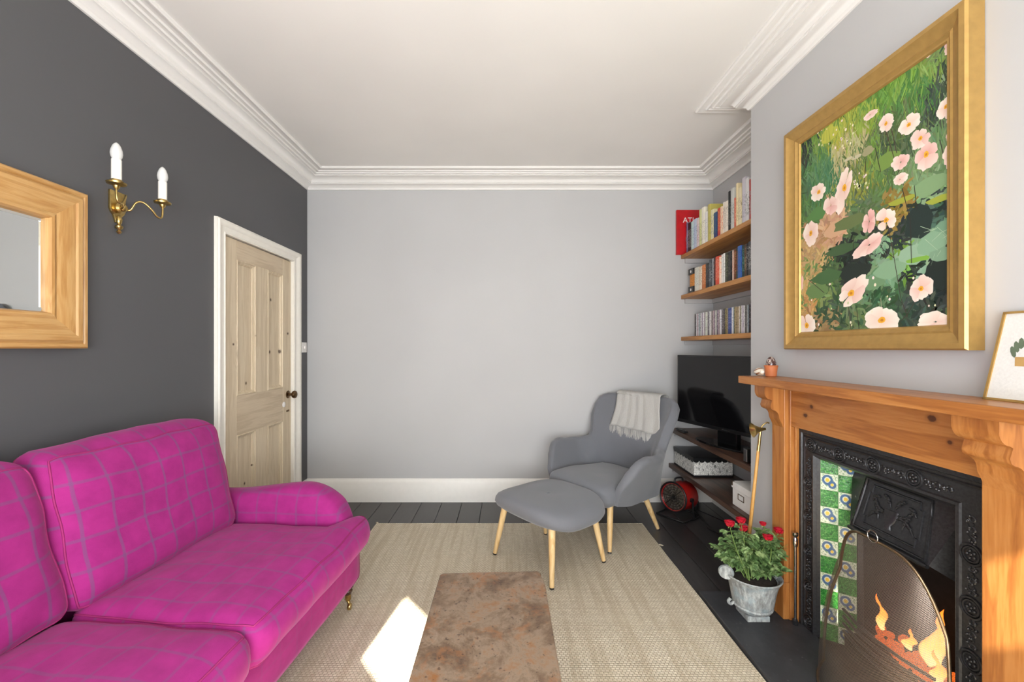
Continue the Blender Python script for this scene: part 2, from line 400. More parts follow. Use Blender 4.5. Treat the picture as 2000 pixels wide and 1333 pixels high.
for z_ in (0.35, 1.62): build('hinge', MB().lathe([(0.006,0),(0.006,0.09)], Matrix.Translation((xf+0.004, DY0, z_)), 8), M['trimwarm'], D)
# light switch
S = thing('light_switch', 'small white light switch beside the door frame', 'light switch', (XL, 3.462, 1.24))
build('face_plate', MB().box(XL, XL+0.009, 3.424, 3.500, 1.252, 1.336), M['porcelain'], S, bevel=0.003)
build('rocker', MB().box(XL+0.008, XL+0.014, 3.455, 3.470, 1.282, 1.306), M['porcelain'], S, bevel=0.002)

# ------------------------------------------------------------------ mitred frames on the side walls
def frame_rails(root, wallx, sgn, y0, y1, z0, z1, pr, mats, name='frame_rail'):
    """pr: (distance in from the outer edge, height off the wall); sgn = +1 for left wall, -1 for right wall"""
    def ring(d): return [(y0+d, z0+d), (y1-d, z0+d), (y1-d, z1-d), (y0+d, z1-d)]
    out = []
    for k in range(4):
        R = []
        for e in (k, (k+1) % 4):
            R.append([Vector((wallx+sgn*h, ring(d)[e][0], ring(d)[e][1])) for d, h in pr])
        out.append(build(name, MB().grid(R, cv=True, capu=True), mats[k % 2], root, smooth=28))
    return out
M['pineY'] = wood('honey_pine_h', srgb(168, 122, 68), srgb(186, 144, 88), srgb(198, 160, 106), 'Y', 0.38, 34, 4.2, srgb(128, 76, 34), 0.7, 0.4)
M['pineZ'] = wood('honey_pine_v', srgb(168, 122, 68), srgb(186, 144, 88), srgb(198, 160, 106), 'Z', 0.38, 34, 4.2, srgb(128, 76, 34), 0.7, 2.4)
t = NT('mirror_silver'); M['mirror'] = t.set((0.86, 0.88, 0.87, 1), 0.015, 1.0)
MR = thing('wall_mirror', 'square mirror in a wide honey pine frame on the charcoal wall', 'mirror', (XL, 1.22, 1.29))
mp = [(0,0),(0,0.034),(0.006,0.040),(0.016,0.040),(0.020,0.036),(0.024,0.040),(0.030,0.045),(0.046,0.045),(0.052,0.040),(0.058,0.040),(0.080,0.036),(0.100,0.030),(0.108,0.027),(0.112,0.030),(0.118,0.032),(0.126,0.030),(0.130,0.022),(0.130,0.006),(0.130,0)]
frame_rails(MR, XL+0.001, 1, 0.80, 1.640, 1.288, 1.888, mp, (M['pineY'], M['pineZ']))
m = MB(); bz = [(0.80+0.129, 1.64-0.129, 1.288+0.129, 1.888-0.129)][0]
mg = build('mirror_glass', MB().box(XL+0.002, XL+0.010, bz[0], bz[1], bz[2], bz[3]), M['mirror'], MR)
e = 0.018
ring = [[Vector((XL+h, bz[0]+a, bz[2]+a)), Vector((XL+h, bz[1]-a, bz[2]+a)), Vector((XL+h, bz[1]-a, bz[3]-a)), Vector((XL+h, bz[0]+a, bz[3]-a))] for a, h in ((0.0,0.0101),(0.0,0.0108),(e,0.0135),(e,0.0101))]
build('bevelled_edge', MB().grid(ring, cv=True), M['mirror'], mg)
# ------------------------------------------------------------------ wall sconce
SY, SZ = 1.795, 1.90
SCN = thing('wall_sconce', 'brass two arm wall sconce with candle bulbs', 'wall light', (XL, SY, SZ-0.12))
pl = [(-0.036,0.058),(0.036,0.058),(0.036,-0.02),(0.030,-0.034),(0.020,-0.044),(0.012,-0.062),(0.009,-0.076),(-0.009,-0.076),(-0.012,-0.062),(-0.020,-0.044),(-0.030,-0.034),(-0.036,-0.02)]
bp = build('back_plate', MB().prism(pl, lambda u, v, k: Vector((XL+0.012*k, SY+u, SZ+v))), M['brass'], SCN, bevel=0.003)
build('boss', MB().lathe([(0.020,0),(0.022,0.010),(0.014,0.018),(0.016,0.026),(0.010,0.034),(0.002,0.036)], atX(XL+0.011, SY, SZ-0.012), 18), M['brass'], bp, smooth=40)
build('finial', MB().lathe([(0.004,-0.122),(0.010,-0.114),(0.005,-0.106),(0.013,-0.098),(0.014,-0.090),(0.006,-0.082),(0.010,-0.074),(0.012,-0.060),(0.008,-0.050)], Matrix.Translation((XL+0.014, SY, SZ)), 14), M['brass'], bp, smooth=40)
M['candle'] = plain('candle_tube_white', srgb(242, 240, 232), 0.4, var=0.01)
t = NT('frosted_bulb'); M['bulb'] = t.set(srgb(236, 236, 234), 0.25, 0, 0.5, **{'Transmission Weight': 0.25})
for s_ in (-1, 1):
    cy_ = SY+s_*0.113; cx_ = XL+0.108; zb = 1.950
    pts = [(XL+0.02, SY+s_*0.006, SZ-0.012), (XL+0.045, SY+s_*0.018, SZ-0.016), (XL+0.065, SY+s_*0.026, SZ+0.020), (XL+0.082, SY+s_*0.042, SZ+0.026), (XL+0.098, SY+s_*0.064, SZ+0.004), (XL+0.106, SY+s_*0.086, SZ-0.022), (XL+0.108, SY+s_*0.106, SZ-0.020), (XL+0.108, SY+s_*0.113, SZ+0.006), (cx_, cy_, zb)]
    build('arm', MB().tube(catmull(pts, 6), 0.0042, 8), M['brass'], SCN, smooth=50)
    dp = build('drip_pan', MB().lathe([(0.006,-0.024),(0.010,-0.018),(0.012,-0.010),(0.031,-0.004),(0.033,0.002),(0.029,0.004),(0.022,0.001),(0.020,0.012),(0.017,0.014)], Matrix.Translation((cx_, cy_, zb)), 22), M['brass'], SCN, smooth=40)
    ct = build('candle_tube', MB().lathe([(0.0165,0.004),(0.0165,0.094),(0.014,0.096)], Matrix.Translation((cx_, cy_, zb)), 18), M['candle'], SCN, smooth=40)
    build('bulb', MB().lathe([(0.013,0.094),(0.0185,0.106),(0.0205,0.118),(0.019,0.132),(0.014,0.148),(0.008,0.158),(0.002,0.163)], Matrix.Translation((cx_, cy_, zb)), 18), M['bulb'], ct, smooth=60)

# ------------------------------------------------------------------ painting over the mantel
M['gold'] = plain('gilt_frame', srgb(182, 146, 84), 0.40, 0.55, var=0.05, scale=40)
GY0, GY1, GZ0, GZ1 = 1.19, 1.976, 1.283, 2.29
PT = thing('framed_painting', 'large gilt framed painting of pink and white anemones over the mantel', 'painting', (XC, (GY0+GY1)/2, GZ0))
gp = [(0,0),(0,0.046),(0.005,0.053),(0.020,0.054),(0.026,0.048),(0.040,0.040),(0.052,0.036),(0.058,0.038),(0.062,0.034),(0.068,0.030),(0.074,0.030),(0.078,0.024),(0.078,0)]
frame_rails(PT, XC-0.002, -1, GY0, GY1, GZ0, GZ1, gp, (M['gold'], M['gold']))
PX = XC-0.024
cv0 = (GY0+0.074, GY1-0.074, GZ0+0.074, GZ1-0.074)
t = NT('oil_paint'); ca = t.n('VertexColor'); ca.layer_name = 'Col'
cn = t.noise(t.coord('Object'), 160, 3)
t.bump(cn, 0.25, 0.0006)
M['paint'] = t.set(ca.outputs[0], 0.55, 0, 0.35)
M['canvas'] = plain('painted_canvas_ground', srgb(58, 74, 52), 0.6, var=0.2, scale=14)
cvs = build('canvas', MB().box(PX, XC-0.003, *cv0), M['canvas'], PT)
ANCH = [(130,560,40,52,46),(200,520,108,140,60),(260,480,164,168,66),(330,440,132,152,60),(420,330,92,136,58),(500,280,112,150,62),(560,330,72,116,56),(620,250,116,146,72),(660,120,60,72,60),(690,230,132,152,116),(650,300,52,66,54),(300,560,170,164,116),(350,600,92,112,66),(180,620,84,124,78),(200,680,66,112,74),(400,590,108,138,62),(420,640,84,114,60),(450,560,66,86,58),(560,660,112,138,92),(620,620,98,128,86),(600,700,122,152,108),(340,680,134,142,62),(260,830,192,154,120),(230,860,172,134,100),(150,770,76,110,60),(330,770,88,108,72),(330,830,80,104,66),(500,770,134,112,52),(560,800,36,50,44),(640,800,66,94,78),(680,760,44,58,52),(600,900,128,160,132),(560,940,128,158,130),(650,880,106,142,116),(520,960,112,152,62),(300,960,32,42,36),(330,1000,34,44,38),(170,990,178,148,98),(130,1120,182,142,88),(200,1060,108,130,72),(240,1010,64,90,54),(430,1000,116,150,118),(400,1040,98,132,96),(560,1010,32,42,36),(650,1050,28,38,34),(680,1100,34,44,38),(240,1180,54,78,52),(420,1120,54,84,54),(600,1130,54,70,58),(350,1220,98,118,76),(560,1200,52,72,56),(200,1230,150,122,82),(120,700,60,90,60),(640,190,110,130,80),(480,480,86,104,62),(700,900,50,62,54),(480,880,44,56,46)]
pm = MB(); pc = []
def cpt(cx, cy):                                   # crop pixel of the photograph -> canvas plane (y, z)
    x, y = 1500+cx*0.525, cy*0.525
    p = px(x, y, X=PX); return p.y, p.z
def blob(pts, col, lay):
    """flat dab of paint on the canvas from (y, z) points"""
    cl = lambda a, lo, hi: min(max(a, lo), hi)
    X_ = PX-0.0004-lay*0.00012
    vs = [Vector((X_, cl(y, cv0[0], cv0[1]), cl(z, cv0[2], cv0[3]))) for y, z in pts]
    pm.add(vs, [tuple(range(len(vs)))]); pc.extend([col]*len(vs))
def jit(c, s=12): 
    j = random.uniform(-s, s); return srgb(*[min(max(v+j+random.uniform(-s, s)*0.4, 8), 250) for v in c])
def region(y, z):
    best = []
    for (ax, ay, r, g, bb), (qy, qz) in zip(ANCH, APOS): best.append(((y-qy)**2+(z-qz)**2, (r, g, bb)))
    best.sort(key=lambda q: q[0]); return best[0][1] if random.random() < 0.7 else best[1][1]
APOS = [cpt(a[0], a[1]) for a in ANCH]
rp = random.Random(3)
for k in range(5200):
    y, z = rp.uniform(cv0[0], cv0[1]), rp.uniform(cv0[2], cv0[3])
    c = region(y, z); top = z > 1.85
    a = rp.gauss(PI/2, 0.45) if top else rp.uniform(0, PI)
    s_ = 1.0-0.72*k/5200
    L_, W_ = rp.uniform(0.018, 0.05)*s_+0.008, rp.uniform(0.006, 0.016)*s_+0.002
    if top and k > 2400: W_ *= 0.4; L_ *= 1.5
    ca_, sa_ = math.cos(a), math.sin(a)
    blob([(y+ca_*u*L_-sa_*v*W_, z+sa_*u*L_+ca_*v*W_) for u, v in ((-1,0),(-0.6,-0.8),(0.3,-1),(1,-0.1),(0.5,0.9),(-0.5,0.8))], jit(c, 16), 1+k/5200)
def leafdab(cx, cy, rx, ry, col, n=11, jag=0.22):
    y0, z0 = cpt(cx, cy); y1, _ = cpt(cx+rx, cy); _, z1 = cpt(cx, cy-ry)
    ry_, rz_ = abs(y1-y0), abs(z1-z0)
    blob([(y0+ry_*math.cos(2*PI*k/n)*rp.uniform(1-jag, 1+jag), z0+rz_*math.sin(2*PI*k/n)*rp.uniform(1-jag, 1+jag)) for k in range(n)], srgb(*col), 3+rp.random()*0.5)
for a in [(545,945,70,36,(140,170,142)),(610,910,60,40,(128,162,132)),(660,860,45,45,(112,148,120)),(650,945,55,24,(120,152,124)),(450,1005,60,34,(126,160,126)),(395,1050,40,28,(104,138,100)),(600,690,70,34,(124,154,110)),(640,740,60,14,(150,160,60)),(500,745,60,12,(150,156,56)),(560,965,50,10,(120,166,64)),(372,562,22,16,(150,146,110)),(330,584,20,7,(184,176,146)),(300,592,16,6,(190,182,150)),(180,800,35,26,(80,122,66)),(440,600,50,34,(112,140,66)),(230,500,30,30,(176,178,70)),(270,930,60,20,(62,88,54)),(220,1030,60,26,(66,98,58)),(180,1085,40,30,(98,126,74)),(690,1160,30,26,(84,110,72)),(300,830,60,26,(96,110,66)),(255,850,46,30,(196,156,122)),(560,830,60,60,(34,48,44)),(640,1020,60,60,(30,40,36)),(320,1010,60,36,(32,42,36))]:
    leafdab(*a)
for k in range(12):                                # veins and grass lights
    cx, cy = rp.uniform(560, 690), rp.uniform(840, 960); y0, z0 = cpt(cx, cy); y1, z1 = cpt(cx+rp.uniform(-60, 60), cy+rp.uniform(10, 50))
    blob([(y0, z0), (y0, z0+0.002), (y1, z1+0.001), (y1, z1)], srgb(168, 190, 160), 4)
for k in range(90):
    cx = rp.uniform(130, 640); cy = rp.uniform(230, 560) if cx > 350 else rp.uniform(430, 600)
    y0, z0 = cpt(cx, cy); dx = rp.uniform(-0.02, 0.02); h = rp.uniform(0.03, 0.08)
    blob([(y0-0.0012, z0), (y0+0.0012, z0), (y0+dx, z0+h)], jit(rp.choice([(120,156,66),(70,112,50),(150,170,80),(50,90,44)]), 10), 3.6)
for pts in [[(360,820),(430,930),(470,960)],[(470,960),(440,800)],[(470,960),(495,1110),(520,1180)],[(500,700),(530,820),(535,980)],[(440,490),(480,620),(505,690)],[(640,520),(670,640),(690,720)],[(385,1000),(380,930)],[(560,1100),(520,1170),(490,1200)],[(330,1140),(340,1240)],[(300,1140),(310,1240)],[(480,570),(460,480)],[(150,1040),(210,1090)],[(420,1110),(425,1160)],[(365,590),(360,680)],[(400,550),(420,640)],[(545,690),(555,780)],[(110,1030),(140,1150)],[(320,880),(318,930)]]:
    q = [cpt(*p) for p in pts]; col = srgb(*rp.choice([(48,40,36),(60,52,44),(150,150,120),(70,50,46)]))
    for (ya, za), (yb, zb) in zip(q, q[1:]):
        n_ = Vector((-(zb-za), yb-ya)).normalized()*0.0013
        blob([(ya+n_.x, za+n_.y), (ya-n_.x, za-n_.y), (yb-n_.x, zb-n_.y), (yb+n_.x, zb+n_.y)], col, 4.5)
def flower(cx, cy, rx, ry, pink=0.2, ctr=True, petals=5, rot=0.0, tilt=0.0):
    y0, z0 = cpt(cx, cy); sy = abs(cpt(cx+rx, cy)[0]-y0); sz = abs(cpt(cx, cy-ry)[1]-z0)
    lay = 5+rp.random(); pink *= 0.75
    X_ = lambda l_: PX-0.0004-l_*0.00012
    cl = lambda a_, lo, hi: min(max(a_, lo), hi)
    for k in range(petals):
        a = 2*PI*k/petals+rot+rp.uniform(-0.22, 0.22); ln = rp.uniform(0.8, 1.12); wd = rp.uniform(0.85, 1.25)
        p_ = min(max(pink+rp.uniform(-0.25, 0.25), 0), 1)
        outer = srgb(238-6*p_, 228-40*p_, 214-34*p_); inn = srgb(226-20*p_, 200-58*p_, 184-48*p_)
        vs, cs = [], []
        for u, v in ((0.05,0),(0.3,-0.28),(0.6,-0.50),(0.84,-0.42),(0.97,-0.2),(0.93,-0.02),(1.0,0.2),(0.86,0.42),(0.6,0.50),(0.3,0.28)):
            u *= rp.uniform(0.93, 1.07); v *= wd
            u2, v2 = u*math.cos(a)-v*math.sin(a), u*math.sin(a)+v*math.cos(a); v2 += tilt*u2
            vs.append(Vector((X_(lay+k*0.08), cl(y0-u2*ln*sy, cv0[0], cv0[1]), cl(z0+v2*ln*sz, cv0[2], cv0[3]))))
            w_ = min(max(u*1.25-0.2, 0), 1)
            w_ *= 1 if (k+petals) % 3 else 0.75
            cs.append(tuple(inn[q]*(1-w_)+outer[q]*w_ for q in range(4)))
        pm.add(vs, [tuple(range(len(vs)))]); pc.extend(cs)
    if ctr:
        blob([(y0+sy*rp.uniform(0.17, 0.26)*math.cos(k*PI/4), z0+sz*rp.uniform(0.17, 0.26)*math.sin(k*PI/4)) for k in range(8)], srgb(226, 166, 48), lay+0.7)
        blob([(y0+sy*0.10*math.cos(k*PI/3), z0+sz*0.10*math.sin(k*PI/3)) for k in range(6)], srgb(190, 122, 30), lay+0.8)
for a in [(440,460,30,34,0.05),(525,465,42,36,0.1),(590,575,52,56,0.75,True,5,0.4),(568,515,38,42,0.6,True,5,1.0),(690,575,50,64,0.35),(662,398,36,42,0.2),(688,432,30,34,0.5,False),(380,428,30,16,0.6,False),(630,148,18,18,0.3),(680,172,26,32,0.7),(595,197,16,18,0.6,False),(655,110,16,14,0.5,False),(190,715,32,38,0.1),(235,765,30,40,0.7,False),(285,700,36,70,0.35,True,5,0.3,0.5),(160,868,30,52,0.2),(495,604,36,34,0.8,False),(492,668,30,24,0.4,False),(378,825,26,44,0.9,False),(440,820,46,48,0.0,True,4,0.8),(378,912,62,38,0.8,False,6,0,0.5),(310,1092,62,58,0.25,True,5,0.6,0.4),(570,1075,46,50,0.25),(145,1212,36,52,0.05),(425,1192,74,56,0.0,True,6),(625,1198,78,40,0.0,False,7),(690,505,26,30,0.9,False),(118,1050,14,40,0.8,False)]:
    flower(*a)
for k in range(70):                                # buds
    cx, cy = rp.choice([(rp.uniform(180, 280), rp.uniform(480, 560)), (rp.uniform(320, 380), rp.uniform(640, 700)), (rp.uniform(120, 660), rp.uniform(1020, 1220)), (rp.uniform(270, 330), rp.uniform(440, 560)), (rp.uniform(540, 690), rp.uniform(110, 230))])
    y0, z0 = cpt(cx, cy); r_ = rp.uniform(0.002, 0.0055)
    blob([(y0+r_*math.cos(q*PI/3), z0+r_*1.2*math.sin(q*PI/3)) for q in range(6)], jit(rp.choice([(226,218,190),(204,206,160),(236,214,204)]), 8), 6.5)
po = build('painted_flowers', pm, M['paint'], cvs, recalc=False, colors=pc)

# ------------------------------------------------------------------ alcove shelves
M['shelfY'] = wood('oiled_pine_shelf', srgb(150, 98, 46), srgb(180, 124, 62), srgb(200, 146, 82), 'Y', 0.4, 22, 2.0, None, 0.4, 5.0)
M['shelfdark'] = wood('walnut_stain_shelf', srgb(52, 36, 28), srgb(78, 56, 44), srgb(104, 78, 62), 'Y', 0.35, 22, 2.0, None, 0.4, 7.0)
def shelf(front, top, th, mat, label, curve=True):
    o = thing('alcove_shelf', label, 'shelf', (1.6, 2.93, top-th), 'wooden shelves fitted in the alcove')
    build('shelf_board', MB().box(front, XR-0.001, CY1+0.002, YB-0.001, top-th, top), mat, o, bevel=0.003)
    bat = M['wall_grey']
    build('batten', MB().box(front+0.03, XR-0.002, YB-0.020, YB-0.001, top-th-0.036, top-th), bat, o, bevel=0.002, seg=1)
    build('batten', MB().box(XR-0.020, XR-0.001, CY1+0.002, YB-0.021, top-th-0.036, top-th), bat, o, bevel=0.002, seg=1)
    return o
SH = [(1.470, 2.068, 0.032), (1.470, 1.7316, 0.033), (1.470, 1.3826, 0.032)]
shelf(*SH[0], M['shelfY'], 'highest pine shelf, holding the red atlas and tall books')
shelf(*SH[1], M['shelfY'], 'pine shelf with the orange banded book, second from top')
shelf(*SH[2], M['shelfY'], 'pine shelf with the row of disc cases above the television')
shelf(1.385, 0.617, 0.034, M['shelfdark'], 'dark stained shelf carrying the television')
shelf(1.366, 0.325, 0.036, M['shelfdark'], 'lowest dark stained shelf carrying the storage boxes')
# books ------------------------------------------------------------
def spine_mat(name, c, c2, seed):
    t = NT(name); co = t.coord('Object'); sp = t.n('SeparateXYZ'); t.l(co, sp.inputs[0])
    n1 = t.noise(t.coord('Object', (1,1,1), loc=(seed, seed, seed)), 95, 4, 0.7)
    n2 = t.noise(t.coord('Object', (40, 160, 60), loc=(seed, 0, seed)), 1.6, 2, 0.5)
    zz = t.math('ABSOLUTE', t.math('SUBTRACT', sp.outputs[2], 0.115))
    band = t.math('MULTIPLY', t.step(zz, 0.075, 0.070), t.step(n2, 0.52, 0.58))
    col = t.mix(t.math('MULTIPLY', band, 0.6), c, c2)
    col = t.mix(t.math('MULTIPLY', t.step(n1, 0.58, 0.72), 0.06), col, c2)
    return t.set(col, 0.45, 0, 0.4)
M['pages'] = plain('book_pages', srgb(226, 216, 192), 0.8, var=0.08, scale=300)
_sm = {}
def get_spine(c, c2):
    k = (c, c2)
    if k not in _sm: _sm[k] = spine_mat('book_cover_%d' % len(_sm), srgb(*c), srgb(*c2), len(_sm)*1.37)
    return _sm[k]
def ordinal(n): return ['first','second','third','fourth','fifth','sixth','seventh','eighth','ninth','tenth','eleventh','twelfth'][n-1] if n <= 12 else '%d%s' % (n, {1:'st',2:'nd',3:'rd'}.get(n % 10, 'th') if n not in (11,12,13) else 'th')
def book(y0, y1, x0, z0, h, depth, mat, label, cat, group, name='book'):
    """upright book, spine towards -X; y0 < y1"""
    th = 0.0018; b = MB()
    w_ = y1-y0
    pr = [(0,0),(depth,0),(depth,th),(0.004,th),(0.004,w_-th),(depth,w_-th),(depth,w_),(0,w_),(-0.0022,w_*0.8),(-0.003,w_*0.5),(-0.0022,w_*0.2)]
    b.prism(pr, lambda u, v, k: Vector((x0+0.003+u, y0+v, z0+h*k)))
    o = build(name, b, mat, origin=(x0+depth/2, (y0+y1)/2, z0))
    tag(o, label, cat, group)
    if cat == 'book': build('pages', MB().box(x0+0.0075, x0+depth-0.001, y0+th+0.0001, y1-th-0.0001, z0+0.003, z0+h-0.003), M['pages'], o)
    else: build('disc_tray', MB().box(x0+0.0075, x0+depth-0.001, y0+th+0.0001, y1-th-0.0001, z0+0.002, z0+h-0.002), M['blackplastic'], o)
    return o
M['blackplastic'] = plain('black_plastic', srgb(22, 22, 24), 0.35, var=0.05)
T1 = [(205,225,740,(120,110,140),(220,210,220),'slim mauve'),(225,270,740,(28,30,32),(210,210,205),'black with white lettering'),(270,300,725,(186,208,206),(60,80,110),'pale aqua'),(300,345,690,(190,204,222),(64,84,140),'pale blue'),(345,385,680,(222,206,206),(80,80,110),'pinkish white'),(385,412,560,(206,208,148),(120,120,70),'pale lime'),(414,452,530,(236,232,214),(150,150,130),'tall ivory'),(456,500,590,(232,230,226),(140,140,140),'plain white'),(500,536,490,(190,178,92),(90,100,60),'olive yellow'),(536,580,560,(226,218,176),(60,90,120),'cream with teal marks'),(580,626,600,(44,60,110),(40,130,110),'deep blue and teal'),(626,668,540,(196,62,44),(236,200,120),'scarlet'),(668,700,520,(226,200,170),(190,40,60),'peach and crimson'),(700,724,460,(238,230,216),(160,110,90),'cream'),(724,778,450,(232,222,206),(110,90,80),'wide off-white'),(778,808,310,(30,32,30),(130,130,120),'tall black'),(810,860,270,(196,198,192),(90,90,90),'tall pale grey'),(860,884,400,(200,104,80),(230,190,160),'salmon'),(884,912,200,(232,216,170),(150,130,80),'very tall cream'),(912,956,260,(226,214,176),(120,100,70),'yellowish cream'),(962,1012,120,(206,202,210),(110,110,130),'wide lilac-white'),(1012,1060,130,(222,222,222),(30,30,34),'white with black title'),(1060,1100,140,(178,54,50),(110,170,170),'red and teal')]
n = 0; XS = 1.492
for (a, b_, cy, c, c2, word) in T1:
    n += 1
    xa, xb_ = 1310+a*0.1425, 1310+b_*0.1425
    y1 = XS*FPX/(xa-CX); y0 = XS*FPX/(xb_-CX); ym = (y0+y1)/2
    h = CAMZ+(680-(330+cy*0.1425))*ym/FPX-SH[0][1]
    book(y0+0.0004, y1-0.0004, XS+random.uniform(0, 0.006), SH[0][1], min(max(h, 0.15), 0.33), min(0.215, 0.14+h*0.25), get_spine(c, c2), '%s book on the highest shelf, %s along from the red atlas' % (word, ordinal(n)), 'book', 'books on the highest shelf')
XS = 1.495; n = 0
T2 = [(215,272,395,(222,140,44),(30,28,28),'orange book with black ends'),(275,325,380,(222,220,206),(120,120,110),'off-white book'),(325,360,368,(226,212,190),(40,40,40),'cream book with a black mark'),(360,400,350,(196,112,52),(230,190,150),'tan orange book'),(400,450,330,(34,36,38),(110,110,110),'wide black book'),(450,475,290,(70,74,80),(180,180,180),'slate grey book'),(475,500,275,(150,152,156),(60,60,60),'mid grey book'),(500,520,258,(44,30,30),(180,60,50),'thin black and red book'),(520,566,250,(214,78,48),(240,190,160),'wide vermilion book'),(566,585,255,(240,214,190),(220,120,80),'pale peach book'),(585,611,230,(236,234,228),(150,150,150),'bright white book'),(611,636,215,(228,226,220),(120,120,120),'white book with grey lettering'),(636,665,208,(66,68,56),(150,150,120),'dark olive book'),(665,690,200,(36,36,36),(140,130,110),'black book with tan lettering'),(690,715,190,(28,28,30),(90,90,90),'matt black book'),(715,740,180,(222,196,180),(190,50,40),'cream book with a red foot'),(740,762,165,(112,66,44),(200,150,110),'chestnut brown book'),(762,786,150,(46,60,48),(200,70,40),'dark green book with orange foot'),(786,832,125,(62,104,176),(30,50,100),'wide royal blue book'),(832,860,120,(38,62,56),(120,180,160),'bottle green book'),(860,886,110,(84,62,48),(190,170,140),'dark brown book'),(886,910,95,(30,30,32),(160,160,160),'thin jet black book'),(910,940,75,(74,76,78),(210,210,210),'charcoal book with white lettering')]
for (a, b_, cy, c, c2, word) in T2:
    n += 1
    xa, xb_ = 1310+a*0.165, 1310+b_*0.165
    y1 = XS*FPX/(xa-CX); y0 = XS*FPX/(xb_-CX); ym = (y0+y1)/2
    h = CAMZ+(680-(460+cy*0.165))*ym/FPX-SH[1][1]
    bo = book(y0+0.0004, y1-0.0004, XS+random.uniform(0, 0.006), SH[1][1], min(max(h, 0.15), 0.285), 0.15, get_spine(c, c2), '%s on the second shelf, %s from the left' % (word, ordinal(n)), 'book', 'books on the second shelf')
    if n == 1:
        hh = min(max(h, 0.15), 0.285)
        for z0_, z1_ in ((0, 0.27), (0.76, 1.0)):
            build('black_end_band', MB().box(XS-0.004, XS+0.151, y0-0.0004, y1+0.0004, SH[1][1]+hh*z0_+0.0003, SH[1][1]+hh*z1_), M['blackplastic'], bo)
        for zz in (0.14, 0.88):
            build('white_oval', MB().lathe([(0.013,0),(0.013,0.0006),(0.001,0.0008)], Matrix.Translation((XS+0.03, y0-0.0005, SH[1][1]+hh*zz)) @ Matrix.Rotation(PI/2, 4, 'X'), 16), M['porcelain'], bo)
            build('white_oval', MB().lathe([(0.011,0),(0.011,0.0006),(0.001,0.0008)], atX(XS-0.004, (y0+y1)/2, SH[1][1]+hh*zz) @ Matrix.Rotation(PI, 4, 'Y'), 16), M['porcelain'], bo)
DV = [((196,196,200),'silver grey'),((60,56,60),'near black'),((206,198,214),'pale lilac'),((222,222,222),'white'),((150,170,180),'blue grey'),((176,178,176),'light grey'),((120,110,120),'dusky mauve'),((214,206,196),'ivory'),((96,94,92),'dark grey'),((190,170,176),'dusty pink'),((216,220,206),'pale green white'),((140,132,126),'taupe'),((70,84,140),'indigo'),((110,104,70),'olive'),((180,160,120),'tan')]
y = 3.486; n = 0; rd = random.Random(11); dw = 0.0146
order = [1,3,0,9,3,4,5,3,6,2,3,9,5,10,10,6,8,3,7,6,11,9,6,10,5,6,9,8,3,2,8,6,1,13,14,8,12,12,12,3,4,13,14,11,14,7,13,3,2,3,8,5,4,1]
for k in order:
    n += 1; c, word = DV[k]
    c2 = tuple(min(255, max(0, v+(70 if sum(c) < 380 else -110))) for v in c)
    book(y-dw+0.0003, y-0.0003, 1.565+rd.uniform(0, 0.005), SH[2][1], 0.19-rd.uniform(0, 0.004), 0.135, get_spine(c, c2), '%s disc case, %s from the left in the row above the television' % (word, ordinal(n)), 'disc case', 'disc cases on the lowest pine shelf', 'disc_case')
    y -= dw
# the red atlas, its cover towards the room
M['red_cover'] = plain('red_gloss_cover', srgb(190, 28, 36), 0.3, var=0.08, scale=20)
t = NT('globe_print'); M['globe'] = t.set(t.ramp(t.noise(t.coord('Object'), 40, 4), [(0.4, srgb(150, 168, 178)), (0.6, srgb(206, 200, 170))]), 0.4)
ax0, ax1, az0, az1 = 1.425, 1.70, SH[0][1], SH[0][1]+0.372
ay0, ay1 = 3.500, 3.523
AT = build('atlas', MB().prism([(0,0),(0.275,0),(0.275,0.003),(0.006,0.003),(0.006,0.020),(0.275,0.020),(0.275,0.023),(0,0.023)], lambda u, v, k: Vector((ax0+u, ay0+v, az0+0.001+(az1-az0)*k))), M['red_cover'])
tag(AT, 'large red atlas facing out at the far end of the highest shelf', 'book')
build('pages', MB().box(ax0+0.0085, ax1-0.002, ay0+0.0032, ay1-0.0032, az0+0.004, az1-0.004), M['pages'], AT)
def text_mesh(name, body, size, mtx, mat, parent, ext=0.0003):
    cu = bpy.data.curves.new(name, 'FONT'); cu.body = body; cu.size = size; cu.extrude = ext
    to = bpy.data.objects.new(name, cu); COL.objects.link(to)
    dg = bpy.context.evaluated_depsgraph_get(); me = bpy.data.meshes.new_from_object(to.evaluated_get(dg))
    bpy.data.objects.remove(to); off = world_loc(parent)
    me.transform(Matrix.Translation(-off) @ mtx); me.materials.append(mat)
    o = bpy.data.objects.new(name, me); COL.objects.link(o); o.parent = parent; return o
FX = Matrix.Rotation(PI/2, 4, 'X')          # text faces -Y
text_mesh('cover_title', 'ATLAS', 0.062, Matrix.Translation((ax0+0.05, ay0-0.0004, az1-0.105)) @ FX, M['porcelain'], AT)
gl_ = [(ax0+0.16+0.085*math.cos(2*PI*k/28), az0+0.13+0.085*math.sin(2*PI*k/28)) for k in range(28)]
build('cover_globe', MB().prism(gl_, lambda u, v, k: Vector((u, ay0-0.0006*k, v))), M['globe'], AT)
